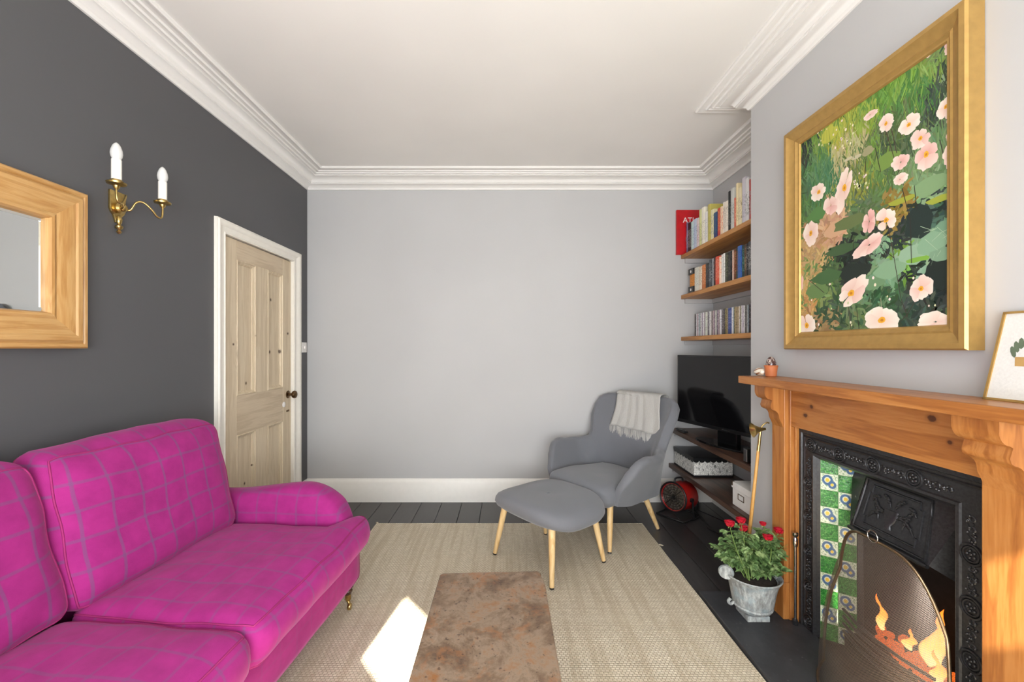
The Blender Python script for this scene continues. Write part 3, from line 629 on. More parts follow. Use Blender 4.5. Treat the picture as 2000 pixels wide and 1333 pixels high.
# ------------------------------------------------------------------ television
TVD = Vector((0.33, -0.944, 0)).normalized(); TVN = Vector((-0.944, -0.33, 0)).normalized()     # along the screen, out of the screen
T0 = Vector((1.348, 3.30, 0)); TW, TZ0, TZ1 = 0.92, 0.715, 1.235
TP = lambda a, d, z: T0 + TVD*a + TVN*d + Vector((0,0,z))
def obox(mb, P, a0, a1, d0, d1, z0, z1):
    vs = [P(a, d, z) for a in (a0, a1) for d in (d0, d1) for z in (z0, z1)]
    return mb.add(vs, [(0,1,3,2),(4,6,7,5),(0,4,5,1),(2,3,7,6),(0,2,6,4),(1,5,7,3)])
t = NT('screen_glass'); M['screen'] = t.set(srgb(12, 12, 14), 0.08, 0, 0.5)
M['darkgloss'] = plain('black_gloss_plastic', srgb(16, 16, 17), 0.15, var=0.02)
M['silver'] = plain('brushed_silver', srgb(176, 176, 178), 0.3, 1.0, var=0.05)
TV = thing('television', 'black flat screen television angled on the dark shelf', 'television', TP(TW/2, -0.02, 0.617))
build('casing', obox(MB(), TP, 0, TW, -0.035, 0, TZ0, TZ1), M['blackplastic'], TV, bevel=0.003)
build('screen', obox(MB(), TP, 0.012, TW-0.012, 0.0002, 0.0012, TZ0+0.026, TZ1-0.012), M['screen'], TV)
build('rear_housing', obox(MB(), TP, 0.2, TW-0.2, -0.062, -0.033, TZ0+0.05, TZ1-0.22), M['blackplastic'], TV, bevel=0.01)
build('stand_neck', obox(MB(), TP, TW/2-0.08, TW/2+0.08, -0.05, -0.01, 0.63, TZ0+0.03), M['darkgloss'], TV, bevel=0.004)
sb = [(TW/2+0.26*math.cos(2*PI*k/36)*(1 if True else 0), -0.02+0.105*math.sin(2*PI*k/36)) for k in range(36)]
build('stand_base', MB().prism(sb, lambda u, v, k: TP(u, v*0.9+0.012, 0.6172+0.014*k)), M['darkgloss'], TV, bevel=0.003)
build('maker_badge', obox(MB(), TP, TW/2-0.03, TW/2+0.03, 0.0004, 0.0014, TZ0+0.009, TZ0+0.015), M['silver'], TV)
# small electronics on the television shelf
GB = thing('games_console', 'black games console with a silver edge beside the television', 'games console', (1.50, 2.46, 0.617))
build('console_body', MB().box(1.405, 1.56, 2.44, 2.485, 0.618, 0.70), M['darkgloss'], GB, bevel=0.004)
build('silver_edge', MB().box(1.402, 1.406, 2.446, 2.479, 0.623, 0.695), M['silver'], GB, bevel=0.001, seg=1)
RM = thing('remote_control', 'slim dark remote control at the far end of the television shelf', 'remote control', (1.415, 3.375, 0.617))
build('remote_body', MB().box(1.395, 1.435, 3.30, 3.45, 0.6175, 0.633), M['blackplastic'], RM, bevel=0.005)
for k in range(6): build('button', MB().box(1.403+0.013*(k % 2), 1.411+0.013*(k % 2), 3.32+0.03*(k//2), 3.335+0.03*(k//2), 0.6328, 0.6345), M['silver'], RM)
# storage boxes on the lowest shelf
t = NT('botanical_print'); co = t.coord('Object')
v1 = t.vor(t.coord('Object', (46, 46, 20)), 1.0); n1 = t.noise(co, 70, 4, 0.7, 1.5)
f1 = t.step(t.math('ABSOLUTE', t.math('SUBTRACT', n1, 0.5)), 0.035, 0.012); f2 = t.step(v1, 0.30, 0.18)
c_ = t.mix(f1, srgb(236, 234, 228), srgb(52, 52, 56)); c_ = t.mix(t.math('MULTIPLY', f2, 0.8), c_, srgb(86, 90, 84))
M['floral'] = t.set(c_, 0.6)
LZ = 0.325
BX = thing('patterned_storage_box', 'black lidded storage box with white botanical print', 'storage box', (1.545, 3.30, LZ))
build('box_body', MB().box(1.40, 1.69, 3.125, 3.485, LZ+0.0005, LZ+0.135), M['floral'], BX, bevel=0.002, seg=1)
build('base_band', MB().box(1.398, 1.692, 3.123, 3.487, LZ+0.0003, LZ+0.016), M['blackplastic'], BX)
ld = MB().box(1.394, 1.696, 3.119, 3.491, LZ+0.124, LZ+0.147)
lid = build('lid', ld, M['blackplastic'], BX, bevel=0.002, seg=1)
for k in range(7):
    build('scalloped_edge', MB().prism([(-0.02,0),(0.02,0),(0.014,-0.010),(0,-0.014),(-0.014,-0.010)], lambda u, v, kk, k=k: Vector((1.415+0.0425*k+u, 3.119+0.003*kk, LZ+0.124+v))), M['blackplastic'], lid)
    build('scalloped_edge', MB().prism([(-0.025,0),(0.025,0),(0.017,-0.010),(0,-0.014),(-0.017,-0.010)], lambda u, v, kk, k=k: Vector((1.394+0.003*kk, 3.147+0.0525*k+u, LZ+0.124+v))), M['blackplastic'], lid)
M['boxwhite'] = plain('white_card_box', srgb(232, 230, 226), 0.55, var=0.02)
WB = thing('white_storage_box', 'small white card box with a metal label holder', 'storage box', (1.50, 2.49, LZ))
build('box_body', MB().box(1.402, 1.64, 2.37, 2.597, LZ+0.0005, LZ+0.118), M['boxwhite'], WB, bevel=0.002, seg=1)
build('lid', MB().box(1.397, 1.645, 2.365, 2.602, LZ+0.104, LZ+0.142), M['boxwhite'], WB, bevel=0.002, seg=1)
fr = [[Vector((1.4016-h, 2.47+a, LZ+0.050+a)), Vector((1.4016-h, 2.535-a, LZ+0.050+a)), Vector((1.4016-h, 2.535-a, LZ+0.086-a)), Vector((1.4016-h, 2.47+a, LZ+0.086-a))] for a, h in ((0,0),(0,0.002),(0.004,0.002),(0.004,0))]
build('label_holder', MB().grid(fr, cv=True), M['bronze'], WB)
for y_ in (2.37, 2.597): build('metal_corner', MB().box(1.3955, 1.41, y_-0.012 if y_ > 2.5 else y_-0.0065, y_+0.0065 if y_ > 2.5 else y_+0.012, LZ+0.118, LZ+0.1425), M['bronze'], WB)
# ------------------------------------------------------------------ fan heater on the floor
M['redmetal'] = plain('red_enamel', srgb(190, 34, 30), 0.3, var=0.08)
M['steel'] = plain('polished_steel', srgb(190, 190, 190), 0.2, 1.0, var=0.04)
HC = Vector((1.325, 3.23, 0.150)); HD = Vector((-0.82, -0.57, 0.08)).normalized()
HM = Matrix.Translation(HC) @ HD.to_track_quat('Z', 'Y').to_matrix().to_4x4()
HT = thing('fan_heater', 'red drum fan heater with a black grille under the shelf', 'fan heater', (HC.x, HC.y, 0))
build('drum', MB().lathe([(0.098,-0.11),(0.106,-0.10),(0.106,0.065),(0.098,0.067),(0.098,-0.09),(0.02,-0.095)], HM, 36, cap=False), M['redmetal'], HT, smooth=40)
build('rim', MB().tube([HM @ Vector((0.108*math.cos(2*PI*k/40), 0.108*math.sin(2*PI*k/40), 0.066)) for k in range(40)], 0.0075, 8, closed=True), M['blackplastic'], HT, smooth=60)
build('reflector', MB().lathe([(0.098,0.058),(0.08,0.050),(0.04,0.046),(0.005,0.045)], HM, 30), M['steel'], HT, smooth=50)
gr = MB()
for r_ in (0.018, 0.036, 0.054, 0.072, 0.090): gr.tube([HM @ Vector((r_*math.cos(2*PI*k/28), r_*math.sin(2*PI*k/28), 0.066)) for k in range(28)], 0.0013, 5, closed=True)
for k in range(8):
    a = PI*k/8; gr.tube([HM @ Vector((s_*0.105*math.cos(a), s_*0.105*math.sin(a), 0.0655)) for s_ in (-1, 1)], 0.0014, 5)
build('grille', gr, M['blackplastic'], HT)
sd2 = HD.cross(Vector((0,0,1))).normalized(); fw = Vector((HD.x, HD.y, 0)).normalized()
st = [HC+sd2*0.12, HC+sd2*0.122-Vector((0,0,0.08)), Vector((HC.x, HC.y, 0.008))+sd2*0.12-fw*0.02, Vector((HC.x, HC.y, 0.008))+sd2*0.11+fw*0.11, Vector((HC.x, HC.y, 0.008))-sd2*0.11+fw*0.11, Vector((HC.x, HC.y, 0.008))-sd2*0.12-fw*0.02, HC-sd2*0.122-Vector((0,0,0.08)), HC-sd2*0.12]
build('tube_stand', MB().tube(st, 0.0075, 8), M['blackplastic'], HT, smooth=50)
st2 = [Vector((HC.x, HC.y, 0.008))+sd2*0.12-fw*0.02, Vector((HC.x, HC.y, 0.008))+sd2*0.11-fw*0.12, Vector((HC.x, HC.y, 0.008))-sd2*0.11-fw*0.12, Vector((HC.x, HC.y, 0.008))-sd2*0.12-fw*0.02]
build('tube_stand', MB().tube(st2, 0.0075, 8), M['blackplastic'], HT, smooth=50)
for s_ in (-1, 1): build('pivot_knob', MB().lathe([(0.016,0),(0.016,0.016),(0.010,0.020)], Matrix.Translation(HC+sd2*s_*0.107) @ (sd2*s_).to_track_quat('Z','Y').to_matrix().to_4x4(), 14), M['blackplastic'], HT, smooth=40)
build('carry_handle', MB().tube(catmull([HC-HD*0.06+Vector((0,0,0.105)), HC-HD*0.05+Vector((0,0,0.135)), HC+HD*0.03+Vector((0,0,0.14)), HC+HD*0.045+Vector((0,0,0.11))], 5), 0.007, 8), M['blackplastic'], HT, smooth=50)
build('power_cable', MB().tube(catmull([(1.42,3.28,0.09),(1.46,3.24,0.03),(1.48,3.14,0.005),(1.44,2.98,0.005),(1.50,2.86,0.005),(1.58,2.88,0.005),(1.62,3.05,0.006),(1.56,3.20,0.012),(1.50,3.30,0.02),(1.53,3.36,0.02)], 8), 0.0042, 7), M['blackplastic'], HT, smooth=60)
PG = thing('power_plug', 'black plug adapter on the floor beside the heater cable', 'plug', (1.535, 3.39, 0))
build('plug_body', MB().lathe([(0.020,0),(0.026,0.006),(0.028,0.04),(0.020,0.052),(0.004,0.054)], Matrix.Translation((1.535,3.39,0.001)), 16), M['blackplastic'], PG, smooth=40)
build('pin', MB().box(1.530,1.540,3.386,3.394,0.05,0.066), M['brass'], PG)
# ------------------------------------------------------------------ rug
t = NT('jute_weave'); co = t.coord('Object')
br = t.t.nodes.new('ShaderNodeTexBrick'); t.l(co, br.inputs['Vector'])
br.inputs['Scale'].default_value = 1.0; br.inputs['Brick Width'].default_value = 0.017; br.inputs['Row Height'].default_value = 0.0115; br.inputs['Mortar Size'].default_value = 0.0019; br.inputs['Mortar Smooth'].default_value = 0.8
br.offset = 0.5
br.inputs['Color1'].default_value = srgb(232, 222, 202); br.inputs['Color2'].default_value = srgb(214, 203, 182); br.inputs['Mortar'].default_value = srgb(176, 162, 140)
stz = t.noise(t.coord('Object', (1, 0.045, 1)), 34, 4, 0.65); fib = t.noise(co, 380, 3, 0.6); blot = t.noise(co, 4, 3)
c_ = t.mix(t.math('MULTIPLY', t.step(stz, 0.44, 0.62), 0.55), br.outputs[0], srgb(184, 168, 142))
c_ = t.mix(t.math('MULTIPLY', t.step(blot, 0.45, 0.7), 0.25), c_, srgb(222, 210, 184))
c_ = t.mix(t.math('MULTIPLY', fib, 0.25), c_, srgb(226, 214, 186))
t.bump(t.math('ADD', t.math('MULTIPLY', br.outputs[1], -1.0), t.math('MULTIPLY', fib, 0.6)), 0.8, 0.004)
M['jute'] = t.set(c_, 0.9, 0, 0.15)
RX0, RX1, RY0, RY1 = -0.94, 0.99, 0.30, 3.055
rg = []; NX, NY = 60, 70
for j in range(NY+1):
    row = []
    for i_ in range(NX+1):
        u, v = i_/NX, j/NY
        x, y = RX0+(RX1-RX0)*u, RY0+(RY1-RY0)*v
        if i_ in (0, NX): x += 0.006*noise.noise((0, y*4, i_))
        if j in (0, NY): y += 0.006*noise.noise((x*3, 0, j))
        row.append(Vector((x, y, 0.0105+0.0015*noise.noise((x*3, y*3, 0)))))
    rg.append(row)
mb = MB().grid(rg)
edge = [rg[0][i_] for i_ in range(NX+1)] + [rg[j][NX] for j in range(1, NY+1)] + [rg[NY][i_] for i_ in range(NX-1, -1, -1)] + [rg[j][0] for j in range(NY-1, 0, -1)]
mb.grid([edge, [Vector((p.x, p.y, 0.0008)) for p in edge]], cv=True)
RG = build('jute_rug', mb, M['jute'], smooth=60, origin=(0.02, 1.6, 0))
tag(RG, 'woven natural jute rug on the dark floorboards', 'rug')
build('edge_cord', MB().tube([Vector((p.x, p.y, 0.0075)) for p in edge], 0.006, 6, closed=True), M['jute'], RG, smooth=60)
for (x, y, dx, dy) in ((RX0+0.006, RY1-0.005, -0.012, 0.03), (RX1-0.005, 2.72, 0.03, 0.004)):
    fr_ = MB()
    for k in range(9): fr_.tube(catmull([(x, y, 0.010), (x+dx*0.5+random.uniform(-.006,.006), y+dy*0.5, 0.016), (x+dx+random.uniform(-.010,.010), y+dy+random.uniform(-.006,.006), 0.005)], 3), 0.0018, 5)
    build('frayed_tassel', fr_, M['jute'], RG)
# ------------------------------------------------------------------ low coffee table
t = NT('worn_tabletop'); co = t.coord('Object')
big = t.noise(co, 7, 8, 0.75, 0.3); mid = t.noise(co, 11, 7, 0.75, 0.4); gr_ = t.noise(t.coord('Object', (1, 0.10, 1)), 30, 4, 0.6); sp_ = t.vor(co, 22)
c_ = t.ramp(big, [(0.34, srgb(88, 68, 54)), (0.45, srgb(112, 91, 72)), (0.54, srgb(138, 119, 100)), (0.66, srgb(136, 92, 54))])
c_ = t.mix(t.math('MULTIPLY', t.step(mid, 0.52, 0.64), 0.6), c_, srgb(142, 94, 56))
c_ = t.mix(t.math('MULTIPLY', t.step(gr_, 0.55, 0.75), 0.35), c_, srgb(104, 78, 62))
c_ = t.mix(t.math('MULTIPLY', t.step(t.noise(co, 60, 3, 0.6), 0.62, 0.70), 0.75), c_, srgb(62, 46, 38))
c_ = t.mix(t.math('MULTIPLY', t.step(sp_, 0.10, 0.05), 0.7), c_, srgb(62, 46, 40))
dr = t.vor(t.coord('Object', loc=(0.06, -0.28, 0)), 3.4, rand=0.8)
c_ = t.mix(t.math('MULTIPLY', t.step(t.math('ABSOLUTE', t.math('SUBTRACT', dr, 0.16)), 0.014, 0.004), 0.18), c_, srgb(170, 148, 130))
t.bump(t.math('ADD', mid, gr_), 0.2, 0.002)
M['oldwood'] = t.set(c_, 0.42, 0, 0.4)
CT = thing('coffee_table', 'low coffee table with a scuffed brown wooden top on the rug', 'coffee table', (-0.055, 1.17, 0.012))
tx0, tx1, ty0, ty1, tz = -0.254, 0.146, 0.70, 1.628, 0.42
poly = [(tx0,ty0),(tx1,ty0),(tx1-0.001,ty1-0.10),(tx1-0.004,ty1-0.045),(tx1-0.012,ty1-0.030),(tx1-0.010,ty1-0.006),(tx1-0.022,ty1+0.010),(tx0+0.20,ty1+0.004),(tx0+0.012,ty1-0.006),(tx0+0.001,ty1-0.018),(tx0,ty1-0.3)]
build('tabletop', MB().prism(poly, lambda u, v, k: Vector((u, v, tz-0.034+0.034*k))), M['oldwood'], CT, bevel=0.004)
M['oldwoodleg'] = wood('old_brown_wood', srgb(78, 52, 38), srgb(108, 76, 56), srgb(134, 98, 74), 'Z', 0.5, 24, 2.0, None, 0.4, 3.0)
for x in (tx0+0.03, tx1-0.075):
    for y in (ty0+0.03, ty1-0.085): build('leg', MB().box(x, x+0.045, y, y+0.045, 0.0125, tz-0.034), M['oldwoodleg'], CT, bevel=0.003, seg=1)
for x in (tx0+0.04, tx1-0.06): build('apron', MB().box(x, x+0.02, ty0+0.07, ty1-0.085, tz-0.11, tz-0.034), M['oldwoodleg'], CT, bevel=0.002, seg=1)
for y in (ty0+0.04, ty1-0.07): build('apron', MB().box(tx0+0.07, tx1-0.075, y, y+0.02, tz-0.11, tz-0.034), M['oldwoodleg'], CT, bevel=0.002, seg=1)
# ------------------------------------------------------------------ soft box helper
class Soft:
    """rounded cushion in the local box [0,L]x[0,W]x[0,H]; fn maps local -> world"""
    def __init__(s, L, W, H, r, crown, side, fn, cb=0.3, sag=0.0, seed=0, wob=0.004):
        s.L, s.W, s.H, s.r, s.crown, s.side, s.fn, s.cb, s.seed, s.wob = L, W, H, r, crown, side, fn, cb, seed, wob
    def loc(s, a, b, c):                       # a,b,c in [-1,1]
        h = Vector((s.L/2, s.W/2, s.H/2)); p = Vector((a*h.x, b*h.y, c*h.z))
        i = Vector([max(-(h[k]-s.r), min(h[k]-s.r, p[k])) for k in range(3)])
        d = p-i
        if d.length > 1e-9: p = i + d.normalized()*s.r
        qa, qb, qc = p.x/h.x, p.y/h.y, p.z/h.z
        cr = (1-qa**4)*(1-qb**4)
        p.z += s.crown*cr*(qc if qc > 0 else qc*s.cb)
        sd_ = s.side*(1-min(abs(qc), 1)**2)
        if abs(qa) > 0.8: p.x += math.copysign(sd_*(1-qb**4)*(abs(qa)-0.8)/0.2, qa)
        if abs(qb) > 0.8: p.y += math.copysign(sd_*(1-qa**4)*(abs(qb)-0.8)/0.2, qb)
        wv = noise.noise_vector((p.x*7+s.seed, p.y*7, p.z*7))*s.wob
        return p+h+wv
    def mesh(s, n=(22, 22, 8)):
        mb = MB(); uv = []; idx = {}
        def vid(a, b, c):
            k = (round(a, 5), round(b, 5), round(c, 5))
            if k not in idx: idx[k] = len(mb.v); mb.v.append(s.fn(s.loc(a, b, c)))
            return idx[k]
        def lin(m, rad):                         # extra loops near the ends so the rounding is smooth
            return [-1+2*i_/m for i_ in range(m+1)]
        A, B, C = lin(n[0], 0), lin(n[1], 0), lin(n[2], 0)
        def face(g, U, V, uvf):
            for i_ in range(len(U)-1):
                for j in range(len(V)-1):
                    q = [(U[i_], V[j]), (U[i_+1], V[j]), (U[i_+1], V[j+1]), (U[i_], V[j+1])]
                    mb.f.append(tuple(vid(*g(*k)) for k in q)); uv.append([uvf(*k) for k in q])
        L, W, H = s.L/2, s.W/2, s.H/2
        for c in (-1, 1): face(lambda u, v, c=c: (u, v, c), A, B, lambda u, v: (u*L+L, v*W+W))
        for c in (-1, 1): face(lambda u, v, c=c: (u, c, v), A, C, lambda u, v: (u*L+L, v*H+H+0.03))
        for c in (-1, 1): face(lambda u, v, c=c: (c, u, v), B, C, lambda u, v: (u*W+W, v*H+H+0.03))
        return mb, uv
    def piping(s, c=1, n=28, out=0.004, r=0.0032):
        pts = []
        for (a0, b0, a1, b1) in ((-1,-1,1,-1),(1,-1,1,1),(1,1,-1,1),(-1,1,-1,-1)):
            for k in range(n):
                t_ = k/n; pts.append((a0+(a1-a0)*t_, b0+(b1-b0)*t_))
        path_ = []
        for a, b in pts: path_.append(s.fn(s.loc(a, b, c)))
        return MB().tube(path_, r, 6, closed=True)
    def build(s, name, mat, parent, pip_mat=None, n=(22,22,8), pip=(1,-1)):
        mb, uv = s.mesh(n); o = build(name, mb, mat, parent, smooth=180, uv=uv)
        if pip_mat:
            for c in pip: build('piping', s.piping(c), pip_mat, o, smooth=180)
        return o
# ------------------------------------------------------------------ sofa
def plaid(name, su=0.098, sv=0.088, off=(0.02, 0.04), amt=0.68):
    t = NT(name); tc = t.n('TexCoord'); sp = t.n('SeparateXYZ'); t.l(tc.outputs['UV'], sp.inputs[0])
    wv = t.noise(tc.outputs['UV'], 420, 2, 0.5); bl = t.noise(tc.outputs['UV'], 14, 3, 0.6); wb_ = t.noise(tc.outputs['UV'], 5, 2)
    def line(s_, p, o_):
        x = t.math('ADD', s_, t.math('MULTIPLY', wb_, 0.02)); x = t.math('PINGPONG', t.math('ADD', x, o_), p/2)
        return t.step(x, 0.0062, 0.0030)
    lu, lv = line(sp.outputs[0], su, off[0]), line(sp.outputs[1], sv, off[1])
    m_ = t.math('ADD', t.math('MULTIPLY', lu, 0.75), t.math('MULTIPLY', lv, 0.62)); m_ = t.math('MINIMUM', m_, 1.0)
    m_ = t.math('MULTIPLY', m_, t.math('ADD', 0.45, t.math('MULTIPLY', wv, 0.7)))
    base = t.ramp(bl, [(0.3, srgb(138, 28, 103)), (0.7, srgb(157, 36, 117))])
    c_ = t.mix(t.math('MULTIPLY', m_, amt*1.25), base, srgb(92, 78, 112))
    c_ = t.mix(t.math('MULTIPLY', wv, 0.15), c_, srgb(178, 74, 144))
    t.bump(wv, 0.25, 0.001)
    return t.set(c_, 0.85, 0, 0.2, **{'Sheen Weight': 0.25, 'Sheen Roughness': 0.4, 'Sheen Tint': srgb(240, 170, 210)})
M['plaid'] = plaid('magenta_windowpane_wool'); M['plaid2'] = plaid('magenta_windowpane_wool_seat', off=(0.05, 0.01), amt=0.5); M['plaid3'] = plaid('magenta_windowpane_wool_base', amt=0.16)
M['pip'] = plain('magenta_piping', srgb(150, 32, 100), 0.8, var=0.05)
th_ = math.radians(5.0); SO = Vector((-0.67, 2.10, 0)); sa = Vector((-math.sin(th_), -math.cos(th_), 0)); sb_ = Vector((-math.cos(th_), math.sin(th_), 0))
SP = lambda s_, t_, z: SO + sa*s_ + sb_*t_ + Vector((0,0,z))
SF = thing('sofa', 'bright magenta windowpane check sofa against the charcoal wall', 'sofa', SP(0.86, 0.42, 0))
# base and back frame
Soft(1.73, 0.74, 0.185, 0.02, 0.0, 0.004, lambda p: SP(p.x, 0.055+p.y, 0.135+p.z)).build('base', M['plaid3'], SF, None, (30, 12, 6))
def back_fn(p): return SP(0.16+p.x, 0.70+p.y+0.04*p.z, 0.30+p.z)
Soft(1.41, 0.10, 0.52, 0.05, 0.0, 0.0, back_fn).build('back_frame', M['plaid3'], SF, None, (30, 6, 14))
# arms: profile along the depth, rolled top
def arm(s0, sign):
    rows_ = []; uvr = []
    T_ = [0.075+0.225*(1-math.cos(PI/2*k/16)) for k in range(17)]+[0.34, 0.38, 0.42, 0.46, 0.50, 0.55, 0.60, 0.65, 0.70, 0.74, 0.78]
    for t_ in T_:
        z_top = 0.42+0.212*math.sqrt(max(1-(1-min((t_-0.074)/0.24, 1))**2, 0))
        z_top -= 0.045*sstep(0.26, 0.72, t_)
        hw = 0.055+0.025*sstep(0.075, 0.14, t_)
        R = []
        n_ = 20
        for k in range(n_):
            a = -PI/2 + 2*PI*k/n_
            # superellipse standing cross-section with a fuller roll at the top
            u = math.copysign(abs(math.cos(a))**0.55, math.cos(a)); v = math.copysign(abs(math.sin(a))**0.6, math.sin(a))
            zc, hz = (z_top+0.30)/2, (z_top-0.30)/2
            wid = hw*(1.0 if v > -0.2 else 0.9) 
            R.append(SP(s0+0.078+u*wid, t_, zc+v*hz))
        rows_.append(R)
    mb = MB().grid(rows_, cv=True, capu=True)
    uv = []
    for f in mb.f: uv.append([((mb.v[i_]-SO).dot(sb_)+0.03, mb.v[i_].z) for i_ in f])
    return build('arm', mb, M['plaid2'], SF, smooth=70, uv=uv)
arm(0.0, 1); arm(1.575, -1)
def seat_fn(s0, ear0, ear1, L):
    def fn(p):
        fr_ = sstep(0.13, 0.05, p.y)
        x = p.x
        if ear0: x -= ear0*fr_*(1-min(max(p.x/0.30, 0), 1))
        if ear1: x += ear1*fr_*min(max((p.x-L+0.30)/0.30, 0), 1)
        return SP(s0+x, -0.015+p.y+0.015*(abs(p.z-0.08)/0.08), 0.318+p.z)
    return fn
Soft(0.705, 0.63, 0.150, 0.045, 0.022, 0.02, seat_fn(0.158, 0.145, 0, 0.705), seed=2, wob=0.007).build('seat_cushion', M['plaid2'], SF, M['pip'], (30, 30, 8))
Soft(0.705, 0.63, 0.150, 0.045, 0.022, 0.02, seat_fn(0.868, 0, 0.145, 0.705), seed=9, wob=0.007).build('seat_cushion', M['plaid2'], SF, M['pip'], (30, 30, 8))
def backc_fn(s0, tw):
    def fn(p):      # p.x length, p.y height, p.z thickness (front = +z)
        return SP(s0+p.x+tw*(p.y-0.25), 0.74+0.13*(p.y/0.5)-p.z-0.012, 0.462+p.y)
    return fn
Soft(0.70, 0.485, 0.165, 0.055, 0.035, 0.02, backc_fn(0.165, -0.02), seed=4, wob=0.010).build('back_cushion', M['plaid'], SF, M['pip'], (28, 22, 8))
Soft(0.70, 0.485, 0.165, 0.055, 0.035, 0.02, backc_fn(0.875, 0.02), seed=14, wob=0.010).build('back_cushion', M['plaid'], SF, M['pip'], (28, 22, 8))
M['darkleg'] = plain('dark_turned_wood', srgb(62, 38, 26), 0.35, var=0.1)
for s_, t_ in ((0.05, 0.10), (1.68, 0.10), (0.05, 0.74), (1.68, 0.74)):
    c = SP(s_, t_, 0); zr = 0.012 if t_ < 0.5 else 0.0
    lg = build('leg', MB().lathe([(0.024,0.140),(0.026,0.118),(0.018,0.110),(0.022,0.100),(0.016,0.088),(0.013,0.076)], Matrix.Translation((c.x, c.y, 0)), 14), M['darkleg'], SF, smooth=40)
    build('castor_cup', MB().lathe([(0.0145,0.082),(0.015,0.060),(0.010,0.052),(0.008,0.046)], Matrix.Translation((c.x, c.y, 0)), 14), M['brass'], lg, smooth=40)
    wh = Vector((c.x+0.012, c.y-0.012, zr+0.0165))
    build('castor_fork', MB().tube([(c.x, c.y, 0.05), (c.x+0.006, c.y-0.004, 0.042), (wh.x, wh.y, wh.z+0.004)], [0.009, 0.008, 0.006], 8), M['brass'], lg, smooth=50)
    build('castor_wheel', MB().lathe([(0.004,-0.009),(0.014,-0.008),(0.0165,-0.004),(0.0165,0.004),(0.014,0.008),(0.004,0.009)], Matrix.Translation(wh) @ RY, 16), M['brass'], lg, smooth=40)
# ------------------------------------------------------------------ armchair and footstool
def grey_fabric():
    t = NT('grey_wool_felt'); co = t.coord(); a = t.noise(co, 260, 3, 0.6); b_ = t.noise(co, 6, 3)
    c_ = t.mix(t.math('MULTIPLY', b_, 0.5), srgb(110, 112, 117), srgb(127, 129, 135)); c_ = t.mix(t.math('MULTIPLY', a, 0.35), c_, srgb(94, 96, 101))
    t.bump(a, 0.25, 0.001); return t.set(c_, 0.9, 0, 0.15, **{'Sheen Weight': 0.25})
M['felt'] = grey_fabric()
M['beech'] = wood('pale_beech', srgb(206, 168, 112), srgb(222, 190, 136), srgb(234, 206, 158), 'Z', 0.4, 30, 1.2, None, 0.0, 2.0)
cu_ = Vector((0.77, 0.638, 0)).normalized(); cr_ = Vector((cu_.y, -cu_.x, 0)); P0 = Vector((0.487, 2.80, 0))
CP = lambda r, b, z: P0 + cr_*r + cu_*b + Vector((0,0,z))
AC = thing('armchair', 'grey wingback armchair with beech legs in the corner', 'armchair', CP(0, 0.3, 0))
# plan of the surrounding shell, from right arm front round the back to the left arm front
half = catmull([(0.262,0.03,0),(0.268,0.12,0),(0.272,0.24,0),(0.270,0.35,0),(0.258,0.44,0),(0.215,0.525,0),(0.13,0.565,0),(0.0,0.575,0)], 6)
plan = half + [Vector((-p.x, p.y, 0)) for p in reversed(half[:-1])]
ztop_k = [(0.0,0.43),(0.05,0.47),(0.10,0.53),(0.16,0.585),(0.24,0.605),(0.34,0.592),(0.50,0.588),(0.60,0.60),(0.63,0.65),(0.66,0.79),(0.695,0.885),(0.74,0.920),(0.80,0.928),(1.0,0.925)]
def interp(T, x):
    for (x0, y0), (x1, y1) in zip(T, T[1:]):
        if x <= x1: return y0+(y1-y0)*sstep(x0, x1, x)*0.5+(y1-y0)*0.5*min(max((x-x0)/(x1-x0), 0), 1)
    return T[-1][1]
rows_ = []; NP_ = len(plan); th2 = 0.066
for i_, p in enumerate(plan):
    q = min(i_, NP_-1-i_)/((NP_-1)/2)                       # 0 at an arm front, 1 at the centre of the back
    a = plan[max(i_-1, 0)]; b_ = plan[min(i_+1, NP_-1)]; d = (b_-a).normalized(); nrm = Vector((-d.y, d.x, 0)) if False else Vector((d.y, -d.x, 0))
    if nrm.dot(p-Vector((0, 0.25, 0))) < 0: nrm = -nrm
    # distance parameter along one half
    s_ = min(i_, NP_-1-i_)/(len(half)-1); dist = s_*0.98
    zt = interp(ztop_k, dist); zb_ = 0.285+0.02*sstep(0.2, 0, s_)
    backness = sstep(0.40, 0.64, s_)
    def off(z):
        f = max(z-0.30, 0)
        arm_o = 0.115*(min(f/0.30, 1.3))**1.2
        back_o = 0.02+0.13*(f/0.62)+0.02*math.sin(min(f/0.62, 1)*PI)*-1
        return arm_o*(1-backness)+back_o*backness+0.035*sstep(0.25, 0.6, f)*sstep(0.95, 0.70, s_)*backness
    th3 = th2*(0.72+0.28*sstep(0, 0.12, s_)); R = []
    K = 9
    for k in range(K):                                       # outside, going up
        z = zb_+(zt-th3/2-zb_)*k/(K-1); o_ = off(z); R.append(p+nrm*(o_+th3/2)+Vector((0,0,z)))
    for k in range(1, 6):                                    # rounded top
        a2 = PI*k/6; z = zt-th3/2; o_ = off(z); R.append(p+nrm*(o_+th3/2*math.cos(a2))+Vector((0,0,z+th3/2*math.sin(a2))))
    for k in range(K):                                       # inside, going down
        z = zt-th3/2+(zb_-zt+th3/2)*k/(K-1); o_ = off(z)
        puff = 0.02*math.sin(PI*k/(K-1))*backness
        R.append(p+nrm*(o_-th3/2-puff)+Vector((0,0,z)))
    rows_.append([CP(v.x, v.y, v.z) for v in R])
build('wing_shell', MB().grid(rows_, cv=True, capu=True), M['felt'], AC, smooth=70)
